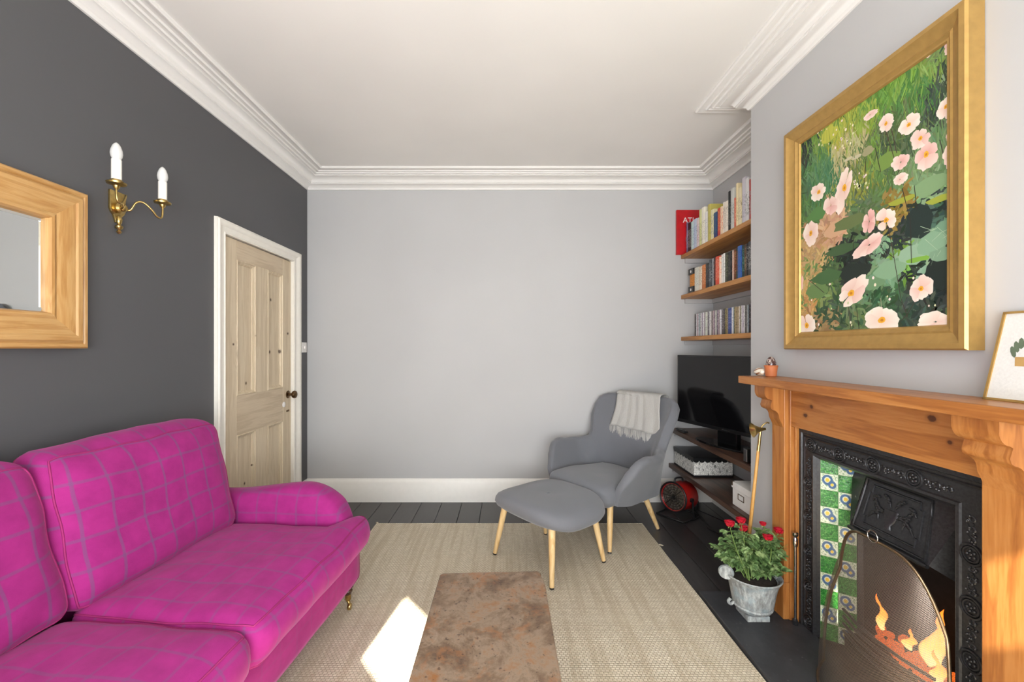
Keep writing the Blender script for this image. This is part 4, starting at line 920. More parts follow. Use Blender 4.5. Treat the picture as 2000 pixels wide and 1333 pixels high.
def cseat(p):
    fx = (p.x-0.26)/0.26; y = p.y
    bow = -0.035*(1-fx*fx)*sstep(0.3, 0.0, p.y)
    wd = 1.0-0.16*sstep(0.1, 0.55, p.y)
    return CP(fx*0.262*wd, -0.035+y+bow, 0.285+p.z-0.02*sstep(0.1, 0.5, p.y))
Soft(0.52, 0.575, 0.135, 0.05, 0.02, 0.01, cseat, seed=21, wob=0.004).build('seat', M['felt'], AC, None, (22, 22, 10))
for r, b_, fr_, fb in ((0.20, 0.07, 0.248, 0.0), (-0.20, 0.07, -0.248, 0.0), (0.19, 0.44, 0.24, 0.575), (-0.19, 0.44, -0.24, 0.53)):
    on_rug = b_ < 0.2
    a = CP(r, b_, 0.31); f_ = CP(fr_, fb, 0.013 if (CP(fr_, fb, 0).x < RX1 and CP(fr_, fb, 0).y < RY1) else 0.0005)
    lg = build('leg', MB().tube([a, a+(f_-a)*0.5, f_+(a-f_)*0.02], [0.021, 0.018, 0.0125], 14), M['beech'], AC, smooth=50)
    build('foot_glide', MB().tube([f_+(a-f_)*0.025, f_], [0.0128, 0.0128], 12), M['blackplastic'], lg)
OC = Vector((0.258, 2.552, 0)); OT = lambda a, b_, z: OC + cu_*a - cr_*b_ + Vector((0,0,z))      # a along chair axis, b towards the far left
FS = thing('footstool', 'grey upholstered footstool with beech legs before the armchair', 'footstool', OC)
rows_ = []; NR = 48
for (rad, z0_, sw) in ((0.0,0.300,0),(0.55,0.298,0),(0.86,0.304,0.006),(0.96,0.318,0.012),(1.0,0.342,0.016),(0.985,0.368,0.016),(0.94,0.388,0.014),(0.85,0.402,0.010),(0.70,0.410,0.005),(0.45,0.414,0.0),(0.2,0.412,0),(0.05,0.408,0)):
    R = []
    for k in range(NR):
        a = 2*PI*k/NR; e_ = 0.62
        u = math.copysign(abs(math.cos(a))**e_, math.cos(a)); v = math.copysign(abs(math.sin(a))**e_, math.sin(a))
        lift = sw*1.5*math.cos(2*a)                           # edges rise on the two long sides like a saddle
        R.append(OT(u*0.262*max(rad, 0.01), v*0.318*max(rad, 0.01), z0_+lift))
    rows_.append(R)
build('padded_top', MB().grid(rows_, cv=True, capu=True), M['felt'], FS, smooth=80)
build('tuft_button', MB().ball(OT(0, 0, 0.410), 0.009, 0.009, 0.004), M['felt'], FS, smooth=80)
for sx_, sy_ in ((-1,-1),(-1,1),(1,-1),(1,1)):
    a = OT(sx_*0.175, sy_*0.20, 0.315); f_ = OT(sx_*0.222, sy_*0.245, 0.0128)
    lg = build('leg', MB().tube([a, a+(f_-a)*0.5, f_+(a-f_)*0.02], [0.020, 0.0175, 0.0125], 14), M['beech'], FS, smooth=50)
    build('foot_glide', MB().tube([f_+(a-f_)*0.025, f_], [0.0128, 0.0128], 12), M['blackplastic'], lg)
# throw over the chair back
t = NT('cream_grey_wool'); co = t.coord(); a_ = t.noise(co, 300, 3, 0.6); v_ = t.vor(co, 140)
t.bump(v_, 0.4, 0.002); M['wool'] = t.set(t.mix(a_, srgb(156, 155, 152), srgb(196, 194, 189)), 0.95, 0, 0.1)
def back_surface(r, z, side):                                 # point on the inside (+) or outside of the chair back at lateral r
    f = max(z-0.30, 0); o_ = 0.02+0.13*(f/0.62)-0.02*math.sin(min(f/0.62, 1)*PI)
    curve = 0.575-0.9*(abs(r)**2.6)
    return curve+o_+(-th2/2-0.012 if side > 0 else th2/2+0.010)
BK = thing('throw_blanket', 'pale grey wool throw with fringe draped over the armchair back', 'blanket', CP(0.02, 0.66, 0.62))
rows_ = []; NW, ND = 30, 34
def throw_pt(u, v):
    """u across 0..1, v from the front hem 0 over the top to the back hem 1"""
    r = -0.175+0.41*u + 0.02*math.sin(v*5+u*2)
    fold = 0.010*math.sin(u*19+1.0)*(1-v*0.5)+0.010*sstep(0.72, 0.80, u)*sstep(0.99, 0.88, u)+0.004*noise.noise((u*6, v*6, 1))
    r += 0.02*(0.5-v)*(u-0.5)
    if v < 0.52:
        z = 0.685-0.022*u+0.255*(v/0.52); b_ = back_surface(r, min(z, 0.93), 1)-abs(fold)-0.012
    elif v < 0.68:
        a2 = PI*(v-0.52)/0.16; z0_ = 0.905
        f_, g_ = back_surface(r, z0_, 1)-0.012-abs(fold), back_surface(r, z0_, -1)+0.004
        b_ = (f_+g_)/2-(g_-f_)/2*math.cos(a2); z = 0.927-0.012*u*0+0.022*math.sin(a2)
        z = max(z, 0.936 if 0.2 < (v-0.52)/0.16 < 0.8 else z)
    else:
        z = 0.915-0.26*(v-0.68)/0.32; b_ = back_surface(r, z, -1)+0.006+abs(fold)
    return r, b_, z
for j in range(ND+1):
    rows_.append([CP(*throw_pt(i_/NW, j/ND)) for i_ in range(NW+1)])
to = build('woven_cloth', MB().grid(rows_), M['wool'], BK, smooth=80, recalc=False)
so_ = to.modifiers.new('thickness', 'SOLIDIFY'); so_.thickness = 0.006; so_.offset = 0
fr_ = MB(); rf = random.Random(5)
for k in range(80):
    u = k/79; r, b_, z = throw_pt(u, 0.0)
    for q in range(2):
        dr_, dl = rf.uniform(-0.006, 0.006), rf.uniform(0.058, 0.076)
        fr_.tube([CP(r, b_, z+0.004), CP(r+dr_*0.4, b_-0.004, z-dl*0.5), CP(r+dr_, b_-0.002+rf.uniform(-.006,.004), z-dl)], [0.0019, 0.0018, 0.0012], 5)
tag(build('fringe', fr_, M['wool'], BK, smooth=60), None, None, None, 'stuff')
# ------------------------------------------------------------------ fireplace: hearth, surround, insert
t = NT('slate'); co = t.coord(); a_ = t.noise(co, 9, 5, 0.65); b_ = t.noise(co, 45, 4, 0.7)
c_ = t.ramp(a_, [(0.3, srgb(44, 45, 48)), (0.7, srgb(62, 63, 66))]); c_ = t.mix(t.math('MULTIPLY', t.step(b_, 0.62, 0.78), 0.45), c_, srgb(128, 128, 128))
c_ = t.mix(t.math('MULTIPLY', t.step(t.noise(co, 3.2, 5, 0.75), 0.58, 0.72), 0.25), c_, srgb(120, 118, 114))
t.bump(b_, 0.15, 0.001); M['slate'] = t.set(c_, 0.5, 0, 0.4)
HZ = 0.03
tag(build('hearth_slab', MB().box(1.0, XC-0.001, 0.86, 2.175, 0.0, HZ), M['slate'], bevel=0.003), 'dark slate hearth slab in front of the fireplace', 'hearth')
FPw = dict(rough=0.32)
FSP = [(px(x, y, X=1.318).y-1.53, px(x, y, X=1.318).z-HZ, a, b_) for x, y, a, b_ in ((1820,818,0.018,0.013),(1855,865,0.009,0.008),(1585,795,0.012,0.010),(1573,812,0.016,0.011))]
M['fpY'] = wood('amber_pine_h', srgb(140, 84, 38), srgb(166, 107, 52), srgb(182, 127, 70), 'Y', 0.36, 26, 2.6, srgb(70, 34, 16), 0.3, 0.9, 0.45, FSP)
M['fpZ'] = wood('amber_pine_v', srgb(140, 84, 38), srgb(166, 107, 52), srgb(182, 127, 70), 'Z', 0.36, 26, 3.0, srgb(84, 42, 20), 0.5, 6.2)
FP = thing('fireplace_surround', 'amber pine fireplace surround with scrolled corbels', 'fireplace', (XC, 1.53, HZ))
build('mantel_shelf', MB().box(1.17, XC-0.001, 0.93, 2.115, 1.114, 1.150), M['fpY'], FP, bevel=0.003)
build('frieze', MB().box(1.318, XC-0.001, 1.13, 1.955, 0.928, 1.1138), M['fpY'], FP, bevel=0.002, seg=1)
for (y0, y1, inner) in ((1.95, 2.04, 1.926), (1.02, 1.142, 1.142)):
    co_ = build('column', MB().box(1.293, XC-0.001, y0, y1, HZ+0.0005, 1.1138), M['fpZ'], FP, bevel=0.003)
    build('plinth', MB().box(1.286, XC-0.002, y0-0.006 if y0 > 1.5 else y0, y1+0.006, HZ+0.0008, HZ+0.17), M['fpZ'], co_, bevel=0.003)
    if y0 > 1.5:
        build('inner_moulding', MB().box(1.312, XC-0.001, 1.938, 1.9505, HZ+0.0005, 1.10), M['fpZ'], co_, bevel=0.003)
        build('inner_moulding', MB().box(1.330, XC-0.001, 1.926, 1.9385, HZ+0.0005, 0.93), M['fpZ'], co_, bevel=0.002)
    pr_ = [(1.294,1.1138),(1.205,1.1138),(1.205,1.085)]
    for k in range(7): a = PI*k/6; pr_.append((1.232-0.027*math.cos(a*0.5), 1.085-0.036*math.sin(a*0.5)))
    pr_ += [(1.240,1.044),(1.236,1.030),(1.232,1.018),(1.236,1.006),(1.244,1.000),(1.252,0.998)]
    for k in range(7): a = PI/2*k/6; pr_.append((1.252+0.022*math.sin(a), 0.976+0.022*math.cos(a)-0.012*k/6))
    pr_ += [(1.276,0.955),(1.284,0.940),(1.294,0.916)]
    build('corbel', MB().prism(pr_, lambda u, v, k, y0=y0, y1=y1: Vector((u, y0+0.006+(y1-y0-0.012)*k, v))), M['fpZ'], FP, smooth=40)
# cast iron insert
t = NT('cast_iron'); co = t.coord(); a_ = t.noise(co, 120, 4, 0.6)
t.bump(a_, 0.12, 0.001); M['iron'] = t.set(t.ramp(a_, [(0.3, srgb(46, 46, 48)), (0.7, srgb(66, 66, 68))]), 0.34, 0.6, 0.6)
M['soot'] = plain('sooty_brick', srgb(30, 28, 27), 0.9, var=0.2, scale=40, bump=0.3)
IY0, IY1, IZ1, IXF = 1.150, 1.926, 0.926, 1.343
OY0, OY1, OZ1 = 1.270, 1.828, 0.805
IN = thing('fireplace_insert', 'black cast iron fireplace insert with tiled cheeks', 'fireplace insert', (1.45, 1.54, HZ))
ip = [(0,XC-0.002),(0,IXF+0.004),(0.004,IXF),(0.018,IXF),(0.022,IXF+0.006),(0.030,IXF+0.008),(0.034,IXF+0.004),(0.040,IXF+0.008),(0.092,IXF+0.008),(0.096,IXF+0.003),(0.104,IXF+0.002),(0.110,IXF+0.010),(0.118,IXF+0.022),(0.118,1.40)]
def ins(d): return IY0+d*(OY0-IY0)/0.118, IY1-d*(OY1-IY1)/-0.118*1.0, IZ1-d*(IZ1-OZ1)/0.118
R1, R2, R3, R4 = [], [], [], []
for d, x in ip:
    a = IY0+d*(OY0-IY0)/0.118; b_ = IY1-d*(IY1-OY1)/0.118; z = IZ1-d*(IZ1-OZ1)/0.118
    R1.append(Vector((x, b_, HZ+0.0005))); R2.append(Vector((x, b_, z))); R3.append(Vector((x, a, z))); R4.append(Vector((x, a, HZ+0.0005)))
FRM = []
for ra, rb in ((R1, R2), (R2, R3), (R3, R4)): FRM.append(build('border', MB().grid([ra, rb], capu=True), M['iron'], IN, smooth=30))
# relief on the border: rings with rosettes, scrollwork between them
XF_ = IXF+0.008
def rosette(mb, y, z, r):
    for rr, tr in ((r*1.08, 0.0046), (r*0.78, 0.0034)):
        mb.tube([(XF_-0.001, y+rr*math.cos(2*PI*k/20), z+rr*math.sin(2*PI*k/20)) for k in range(20)], tr, 6, closed=True)
    for k in range(5):
        a = 2*PI*k/5; mb.ball((XF_-0.001, y+r*0.40*math.cos(a), z+r*0.40*math.sin(a)), 0.006, r*0.19, r*0.19, 7, 5)
    mb.ball((XF_-0.001, y, z), 0.005, r*0.16, r*0.16, 7, 5)
def scroll(mb, y0, z0, y1, z1, n, rs):
    d = Vector((0, y1-y0, z1-z0)); L = d.length; d /= L; nr = Vector((0, -d.z, d.y))
    for k in range(n):
        c = Vector((XF_-0.0005, y0, z0)) + d*(L*(k+0.5)/n); s_ = 1 if k % 2 else -1
        pts = [c + d*(0.010*math.cos(a)*(1-a/9))*s_ + nr*(0.013*math.sin(a)*(1-a/9))*s_ for a in [0.7*q for q in range(10)]]
        mb.tube(pts, 0.0028, 5)
        for q in range(2): mb.ball(c+nr*rs.uniform(-0.014, 0.014)+d*rs.uniform(-0.01, 0.01), 0.005, 0.0045, 0.0045, 6, 4)
rs = random.Random(2); zm = (IZ1-0.066*(IZ1-OZ1)/0.118)
ys = [1.86, 1.70, 1.545, 1.39, 1.235]
for k, y_ in enumerate(ys):
    if 0 < k < 4 or k == 0:
        m_ = MB(); rosette(m_, y_, zm, 0.027); build('rosette', m_, M['iron'], FRM[1], smooth=60)
for ya, yb in zip(ys, ys[1:]):
    m_ = MB(); scroll(m_, ya-0.034, zm, yb+0.034, zm, 5, rs); build('scrollwork', m_, M['iron'], FRM[1], smooth=60)
for side, yv in ((2, IY0+0.066*(OY0-IY0)/0.118), (0, IY1-0.066*(IY1-OY1)/0.118)):
    zs = [0.80, 0.69, 0.535, 0.38, 0.225, 0.07]
    for z_ in zs[1:]:
        m_ = MB(); rosette(m_, yv, z_, 0.027); build('rosette', m_, M['iron'], FRM[side], smooth=60)
    for za, zb_ in zip(zs, zs[1:]):
        m_ = MB(); scroll(m_, yv, za-(0.034 if za < 0.79 else 0), yv, zb_+0.034, 5, rs); build('scrollwork', m_, M['iron'], FRM[side], smooth=60)
# tiled cheeks
t = NT('green_majolica'); co = t.coord('Object', (1, 1, 1.0)); a_ = t.noise(co, 130, 4, 0.7, 1.0)
t.bump(a_, 0.4, 0.002); M['tgreen'] = t.set(t.ramp(a_, [(0.35, srgb(10, 70, 22)), (0.52, srgb(30, 122, 40)), (0.68, srgb(120, 186, 96))]), 0.12, 0, 0.6)
t = NT('painted_tile'); tc = t.n('TexCoord'); sp = t.n('SeparateXYZ'); t.l(tc.outputs['UV'], sp.inputs[0])
def disc(cx, cy, r0, r1):
    dx = t.math('SUBTRACT', sp.outputs[0], cx); dy = t.math('SUBTRACT', sp.outputs[1], cy)
    return t.math('SQRT', t.math('ADD', t.math('MULTIPLY', dx, dx), t.math('MULTIPLY', dy, dy)))
c_ = t.mix(t.noise(tc.outputs['UV'], 8, 3), srgb(206, 210, 188), srgb(222, 224, 206))
sw = t.noise(tc.outputs['UV'], 5.0, 2, 0.5, 1.2)
c_ = t.mix(t.step(t.math('ABSOLUTE', t.math('SUBTRACT', sw, 0.5)), 0.05, 0.015), c_, srgb(120, 156, 110))
for (cx, cy, r) in ((0.40, 0.62, 0.24), (0.66, 0.36, 0.17)):
    d_ = disc(cx, cy, 0, 0)
    c_ = t.mix(t.step(t.math('ABSOLUTE', t.math('SUBTRACT', d_, r)), 0.085, 0.05), c_, srgb(72, 100, 134))
    c_ = t.mix(t.step(d_, r*0.55, r*0.42), c_, srgb(216, 180, 70))
bd = t.math('MINIMUM', t.math('MINIMUM', sp.outputs[0], t.math('SUBTRACT', 1.0, sp.outputs[0])), t.math('MINIMUM', sp.outputs[1], t.math('SUBTRACT', 1.0, sp.outputs[1])))
c_ = t.mix(t.step(bd, 0.06, 0.03), c_, srgb(196, 210, 176))
M['tflower'] = t.set(c_, 0.12, 0, 0.6)
M['grout'] = plain('tile_grout', srgb(170, 178, 150), 0.7)
for side in (0, 1):
    if side == 0: A, B = Vector((1.366, OY1-0.004, 0)), Vector((1.466, 1.754, 0))
    else: A, B = Vector((1.366, OY0+0.004, 0)), Vector((1.466, 1.344, 0))
    d = (B-A); L = d.length; d /= L; nr = Vector((-d.y, d.x, 0)); 
    if nr.x > 0: nr = -nr
    P_ = lambda k, dd, z: A + d*k + nr*dd + Vector((0,0,z))
    ck = build('cheek_panel', obox(MB(), P_, -0.012, L+0.012, -0.02, 0, HZ+0.0005, OZ1+0.01), M['iron'], IN)
    if side == 0: build('grout_bed', obox(MB(), P_, 0, L, 0.0001, 0.0006, HZ+0.003, OZ1+0.009), M['grout'], ck)
    cw, rh = L/2, 0.0715; z = HZ+0.004; r_ = 0
    while z+0.03 < OZ1+0.01:
        h_ = min(rh, OZ1+0.008-z)
        for c in ((0, 1) if side == 0 else ()):
            green = (r_+c+side) % 2 == 0
            tb = obox(MB(), P_, c*cw+0.0008, (c+1)*cw-0.0008, 0.0002, 0.006, z+0.0008, z+h_-0.0008)
            uv = []
            for f in tb.f: uv.append([(((tb.v[q]-A).dot(d)-c*cw)/cw, (tb.v[q].z-z)/rh) for q in f])
            build('tile', tb, M['tgreen'] if green else M['tflower'], ck, uv=uv, recalc=True)
        z += rh; r_ += 1
    build('inner_jamb', obox(MB(), P_, L+0.001, L+0.022, -0.03, 0.010, HZ+0.0005, OZ1+0.01), M['iron'], IN, bevel=0.003)
# canopy (hood)
def quadslab(c, th=0.012):
    n_ = (c[1]-c[0]).cross(c[3]-c[0]).normalized()
    if n_.x > 0: n_ = -n_
    return MB().add([*c, *[p-n_*th for p in c]], [(0,1,2,3),(7,6,5,4),(0,4,5,1),(1,5,6,2),(2,6,7,3),(3,7,4,0)]), n_
c = [Vector((1.385,1.690,0.575)), Vector((1.385,1.375,0.575)), Vector((1.438,1.400,0.785)), Vector((1.438,1.672,0.785))]
m_, hn = quadslab(c); HD_ = build('hood', m_, M['iron'], IN, bevel=0.003)
H = lambda u, v, e_: (c[0]*(1-u)+c[1]*u)*(1-v)+(c[3]*(1-u)+c[2]*u)*v + hn*e_
def hrect(a, r, e_): return [H(*p, e_) for p in ((a, a*1.2), (1-a, a*1.2), (1-a, 1-a*1.2), (a, 1-a*1.2))]
build('hood_moulding', MB().tube([p for p in sum([[q[k]*(1-s_/6)+q[(k+1) % 4]*(s_/6) for s_ in range(6)] for q in [hrect(0.04, 0, 0.001)] for k in range(4)], [])], 0.005, 6, closed=True), M['iron'], HD_, smooth=60)
inner = [(0.13,0.30),(0.17,0.30),(0.17,0.16),(0.83,0.16),(0.83,0.30),(0.87,0.30),(0.87,0.74),(0.83,0.74),(0.83,0.86),(0.17,0.86),(0.17,0.74),(0.13,0.74)]
build('hood_moulding', MB().tube([H(u, v, 0.001) for u, v in inner], 0.0042, 6, closed=True), M['iron'], HD_, smooth=60)
urn = MB(); 
urn.grid([[H(0.5+math.cos(2*PI*k/14)*0.07*w_, v_, 0.001+0.010*abs(math.sin(PI*k/14)) if k < 7 else 0.001) for k in range(14)] for v_, w_ in ((0.24,0.5),(0.30,0.25),(0.38,0.8),(0.50,1.2),(0.56,1.1))], cv=True, capu=True)
build('urn_relief', urn, M['iron'], HD_, smooth=60)
lf = MB()
for s_ in (-1, 1):
    for (u0, v0, u1, v1, cu__) in ((0.57,0.45,0.80,0.30,0.10),(0.57,0.52,0.78,0.70,-0.08),(0.53,0.60,0.66,0.78,0.05),(0.66,0.34,0.74,0.55,0.06),(0.70,0.70,0.80,0.60,0.05)):
        pts = [H(0.5+s_*((u0+(u1-u0)*q)-0.5), v0+(v1-v0)*q+cu__*math.sin(PI*q), 0.001) for q in [k/8 for k in range(9)]]
        lf.tube(pts, [0.0022+0.0036*math.sin(PI*k/8) for k in range(9)], 6)
        for q in (2, 4, 6): lf.ball(pts[q]+hn*0.002, 0.006, 0.008, 0.006, 6, 4)
build('foliage_relief', lf, M['iron'], HD_, smooth=60)
bl_ = [H(k/12, -0.02, 0.004) for k in range(13)]
build('beaded_lip', MB().tube(bl_, [0.007+0.003*(k % 2) for k in range(13)], 8), M['iron'], HD_, smooth=60)
for s_ in (0, 1):
    a_, b_ = (c[0], c[3]) if s_ == 0 else (c[1], c[2]); yo = (OY1-0.05 if s_ == 0 else OY0+0.05)
    build('hood_side', MB().add([a_, b_, Vector((1.47, yo, 0.80)), Vector((1.47, yo, 0.52))], [(0,1,2,3)]), M['iron'], IN)
build('top_filler', MB().add([c[2], c[3], Vector((1.36, OY1, OZ1+0.004)), Vector((1.36, OY0, OZ1+0.004))], [(0,1,2,3)]), M['iron'], IN)
fbx = MB()
fbx.add([(1.66,1.40,HZ),(1.66,1.70,HZ),(1.66,1.70,0.9),(1.66,1.40,0.9),(1.47,1.35,HZ),(1.47,1.35,0.9),(1.47,1.75,HZ),(1.47,1.75,0.9)], [(0,1,2,3),(0,3,5,4),(1,6,7,2),(2,7,5,3)])
build('fireback', fbx, M['soot'], IN, recalc=False)
build('grate_bed', MB().box(1.40, 1.655, 1.36, 1.74, HZ+0.0005, 0.11), M['soot'], IN, bevel=0.006)
for k in range(4): build('grate_bar', MB().tube([(1.395, 1.735, 0.12+0.03*k), (1.372, 1.64, 0.12+0.03*k), (1.366, 1.55, 0.12+0.03*k), (1.372, 1.46, 0.12+0.03*k), (1.395, 1.365, 0.12+0.03*k)], 0.006, 8), M['iron'], IN, smooth=50)
# chrome gas pipe by the insert
GPp = thing('gas_pipe', 'narrow chrome gas pipe with valve beside the insert', 'pipe', (1.325, 1.915, HZ))
build('pipe', MB().lathe([(0.0055,HZ),(0.0055,0.40)], Matrix.Translation((1.318,1.912,0)), 10), M['steel'], GPp, smooth=50)
build('valve', MB().lathe([(0.008,0.385),(0.010,0.395),(0.010,0.420),(0.006,0.428),(0.012,0.436),(0.012,0.448),(0.004,0.452)], Matrix.Translation((1.318,1.912,0)), 12), M['steel'], GPp, smooth=40)
build('base_nut', MB().lathe([(0.012,HZ+0.0005),(0.012,HZ+0.02),(0.007,HZ+0.026)], Matrix.Translation((1.318,1.912,0)), 6), M['iron'], GPp)
# fire: coals and flames
t = NT('glowing_coal'); a_ = t.noise(t.coord('Object'), 30, 4, 0.7)
t.set(srgb(26, 22, 20), 0.9); t.l(t.ramp(a_, [(0.5, BLK), (0.62, (1.0, 0.16, 0.02, 1))]), t.b.inputs['Emission Color']); t.b.inputs['Emission Strength'].default_value = 3.0
M['coal'] = t.m
rc = random.Random(4)
coal_src = None
for k in range(26):
    x, y = rc.uniform(1.44, 1.56), rc.uniform(1.42, 1.68); r_ = rc.uniform(0.018, 0.030)
    b_ = MB().ball((0,0,0), 1, 0.85, 0.7, 7, 5)
    for v in b_.v: v *= 1+0.22*noise.noise(v*2+Vector((k, 0, 0)))
    if coal_src is None or k < 4:
        o = build('coal', b_, M['coal'], origin=(0,0,0)); coal_src = o
    else:
        o = bpy.data.objects.new('coal', coal_src.data); COL.objects.link(o)
    o.location = (x, y, 0.118+r_*0.5+0.02*(k % 3)); o.scale = (r_, r_, r_); o.rotation_euler = (rc.uniform(0,6), rc.uniform(0,6), rc.uniform(0,6))
    tag(o, 'dark lump of glowing coal in the grate', 'coal', 'coals burning in the grate')
t = NT('flame'); sp = t.n('SeparateXYZ'); t.l(t.coord('Generated'), sp.inputs[0])
em = t.n('Emission'); tr = t.n('BsdfTransparent'); mx = t.n('MixShader'); lw = t.n('LayerWeight'); lw.inputs[0].default_value = 0.35
t.l(t.ramp(sp.outputs[2], [(0.0, (1.0, 0.62, 0.22, 1)), (0.4, (1.0, 0.36, 0.06, 1)), (1.0, (1.0, 0.14, 0.01, 1))]), em.inputs[0]); em.inputs[1].default_value = 2.2
nz = t.noise(t.coord('Object'), 22, 2)
al = t.math('MULTIPLY', t.math('SUBTRACT', 1.0, lw.outputs['Facing']), t.step(nz, 0.15, 0.42))
t.l(al, mx.inputs[0]); t.l(tr.outputs[0], mx.inputs[1]); t.l(em.outputs[0], mx.inputs[2]); t.l(mx.outputs[0], t.out.inputs[0]); M['flame'] = t.m
for (x, y, z0, h_, r_, lean, lab) in ((1.500,1.470,0.17,0.22,0.034,-0.03,'tallest orange flame at the near end of the grate'),(1.45,1.405,0.16,0.11,0.020,0.01,'short flame beside the tallest flame'),(1.47,1.640,0.19,0.13,0.016,0.015,'thin orange flame at the far end of the grate'),(1.50,1.560,0.17,0.08,0.018,-0.01,'faint low flame in the middle of the grate')):
    rows_ = []
    for k in range(13):
        q = k/12; rad = r_*(math.sin(PI*min(q*1.25+0.12, 1.0))**0.8 if q < 0.7 else (1-q)/0.3*0.42+0.01)
        off_ = Vector((0.25*lean*math.sin(q*5), lean*(q**1.4)+0.010*math.sin(q*9), z0+h_*q))
        rows_.append([Vector((x, y, 0))+off_+Vector((rad*math.cos(2*PI*j/12), rad*math.sin(2*PI*j/12), 0)) for j in range(12)])
    tag(build('flame', MB().grid(rows_, cv=True, capu=True), M['flame'], smooth=80), lab, 'flame', 'flames in the grate')
# mesh spark guard
t = NT('fine_wire_mesh'); tc = t.n('TexCoord'); sp = t.n('SeparateXYZ'); t.l(tc.outputs['UV'], sp.inputs[0])
def wires(s_): return t.step(t.math('PINGPONG', s_, 0.0026), 0.00085, 0.00050)
f_ = t.math('MAXIMUM', wires(t.math('ADD', sp.outputs[0], sp.outputs[1])), wires(t.math('SUBTRACT', sp.outputs[0], sp.outputs[1])))
tr = t.n('BsdfTransparent'); mx = t.n('MixShader'); t.set(srgb(132, 118, 106), 0.42, 0.7)
t.l(f_, mx.inputs[0]); t.l(tr.outputs[0], mx.inputs[1]); t.l(t.b.outputs[0], mx.inputs[2]); t.l(mx.outputs[0], t.out.inputs[0]); M['wiremesh'] = t.m
FSx, FYc, FH = 1.290, 1.452, 0.590
GS = thing('spark_guard', 'domed wire mesh spark guard before the fire', 'fire screen', (1.2, FYc, HZ))
def guard(a, v):          # a in [-1,1] across, v in [0,1] up
    wid = 0.238*(1-0.16*v**3)
    bulge = 0.135*(1-abs(a)**2.4)*(1-0.70*v**1.8)+0.010
    return Vector((FSx-bulge+0.035*v**2, FYc+a*wid, HZ+0.004+FH*v*(1-0.34*abs(a)**4)))
rows_ = [[guard(-1+2*i_/28, j/26) for i_ in range(29)] for j in range(27)]
mb = MB().grid(rows_); uv = []
for f in mb.f:
    uv.append([((q % 29)*0.0195, mb.v[q].z) for q in f])
build('wire_mesh', mb, M['wiremesh'], GS, smooth=80, uv=uv, recalc=False)
M['guardrim'] = plain('antique_brass_rim', srgb(128, 108, 84), 0.35, 0.9, var=0.1)
rim = [rows_[j][0] for j in range(27)] + rows_[26][1:-1] + [rows_[j][28] for j in range(26, -1, -1)]
build('rim', MB().tube(rim, 0.005, 8), M['guardrim'], GS, smooth=60)
build('base_rail', MB().tube([p+Vector((0,0,0.002)) for p in rows_[0]], 0.005, 8), M['guardrim'], GS, smooth=60)
tp = guard(0, 1.0)
build('handle_ring', MB().tube([tp+Vector((-0.006, 0.020*math.cos(2*PI*k/20), 0.014+0.020*math.sin(2*PI*k/20))) for k in range(20)], 0.0025, 6, closed=True), M['steel'], GS, smooth=60)
# ------------------------------------------------------------------ things on the mantel
MZ = 1.150
M['terracotta'] = plain('terracotta', srgb(188, 108, 62), 0.6, var=0.06)
EC = tag(build('egg_cup', MB().lathe([(0.020,0.0004),(0.024,0.004),(0.026,0.030),(0.029,0.050),(0.028,0.056),(0.024,0.056),(0.023,0.034),(0.004,0.030)], Matrix.Translation((1.285,2.035,MZ)), 24), M['terracotta'], smooth=40), 'small terracotta pot holding the dark egg on the mantel', 'pot')
build('rim_band', MB().tube([(1.285+0.0288*math.cos(2*PI*k/24), 2.035+0.0288*math.sin(2*PI*k/24), MZ+0.052) for k in range(24)], 0.0022, 6, closed=True), M['terracotta'], EC, smooth=60)
t = NT('veined_stone'); a_ = t.noise(t.coord('Object'), 18, 4, 0.6, 2.0)
M['eggstone'] = t.set(t.mix(t.step(t.math('ABSOLUTE', t.math('SUBTRACT', a_, 0.5)), 0.022, 0.006), srgb(74, 48, 44), srgb(206, 190, 178)), 0.12)
tag(build('stone_egg', MB().lathe([(0.002,0.0355),(0.012,0.038),(0.020,0.046),(0.0225,0.058),(0.021,0.072),(0.016,0.086),(0.009,0.095),(0.002,0.098)], Matrix.Translation((1.285,2.035,MZ)), 22), M['eggstone'], smooth=60), 'polished dark stone egg with pale veins', 'ornament')
t = NT('striped_shell'); sp = t.n('SeparateXYZ'); t.l(t.coord('UV'), sp.inputs[0])
M['shell'] = t.set(t.ramp(t.math('PINGPONG', t.math('ADD', sp.outputs[0], t.math('MULTIPLY', t.noise(t.coord('Object'), 40, 2), 0.05)), 0.5), [(0.3, srgb(236, 226, 208)), (0.42, srgb(142, 92, 60))]), 0.25)
rows_ = []; uvr = []; NS_ = 60; SC_ = Vector((1.270, 2.098, MZ+0.021))
for k in range(NS_+1):
    q = k/NS_; a = q*PI*5.2; gr2 = 0.022*(0.12+0.88*q**1.6); tube_r = 0.020*(0.10+0.90*q**1.5)
    cc = SC_ + Vector((-0.010+0.018*(1-q), gr2*math.cos(a)*0.9, gr2*math.sin(a)*0.42+0.001))
    rows_.append([cc + Vector((tube_r*math.cos(2*PI*j/12), tube_r*math.sin(2*PI*j/12)*math.cos(a)*1.0, tube_r*math.sin(2*PI*j/12)*math.sin(a)*0.6+tube_r*0.0)) for j in range(12)])
mb = MB(); 
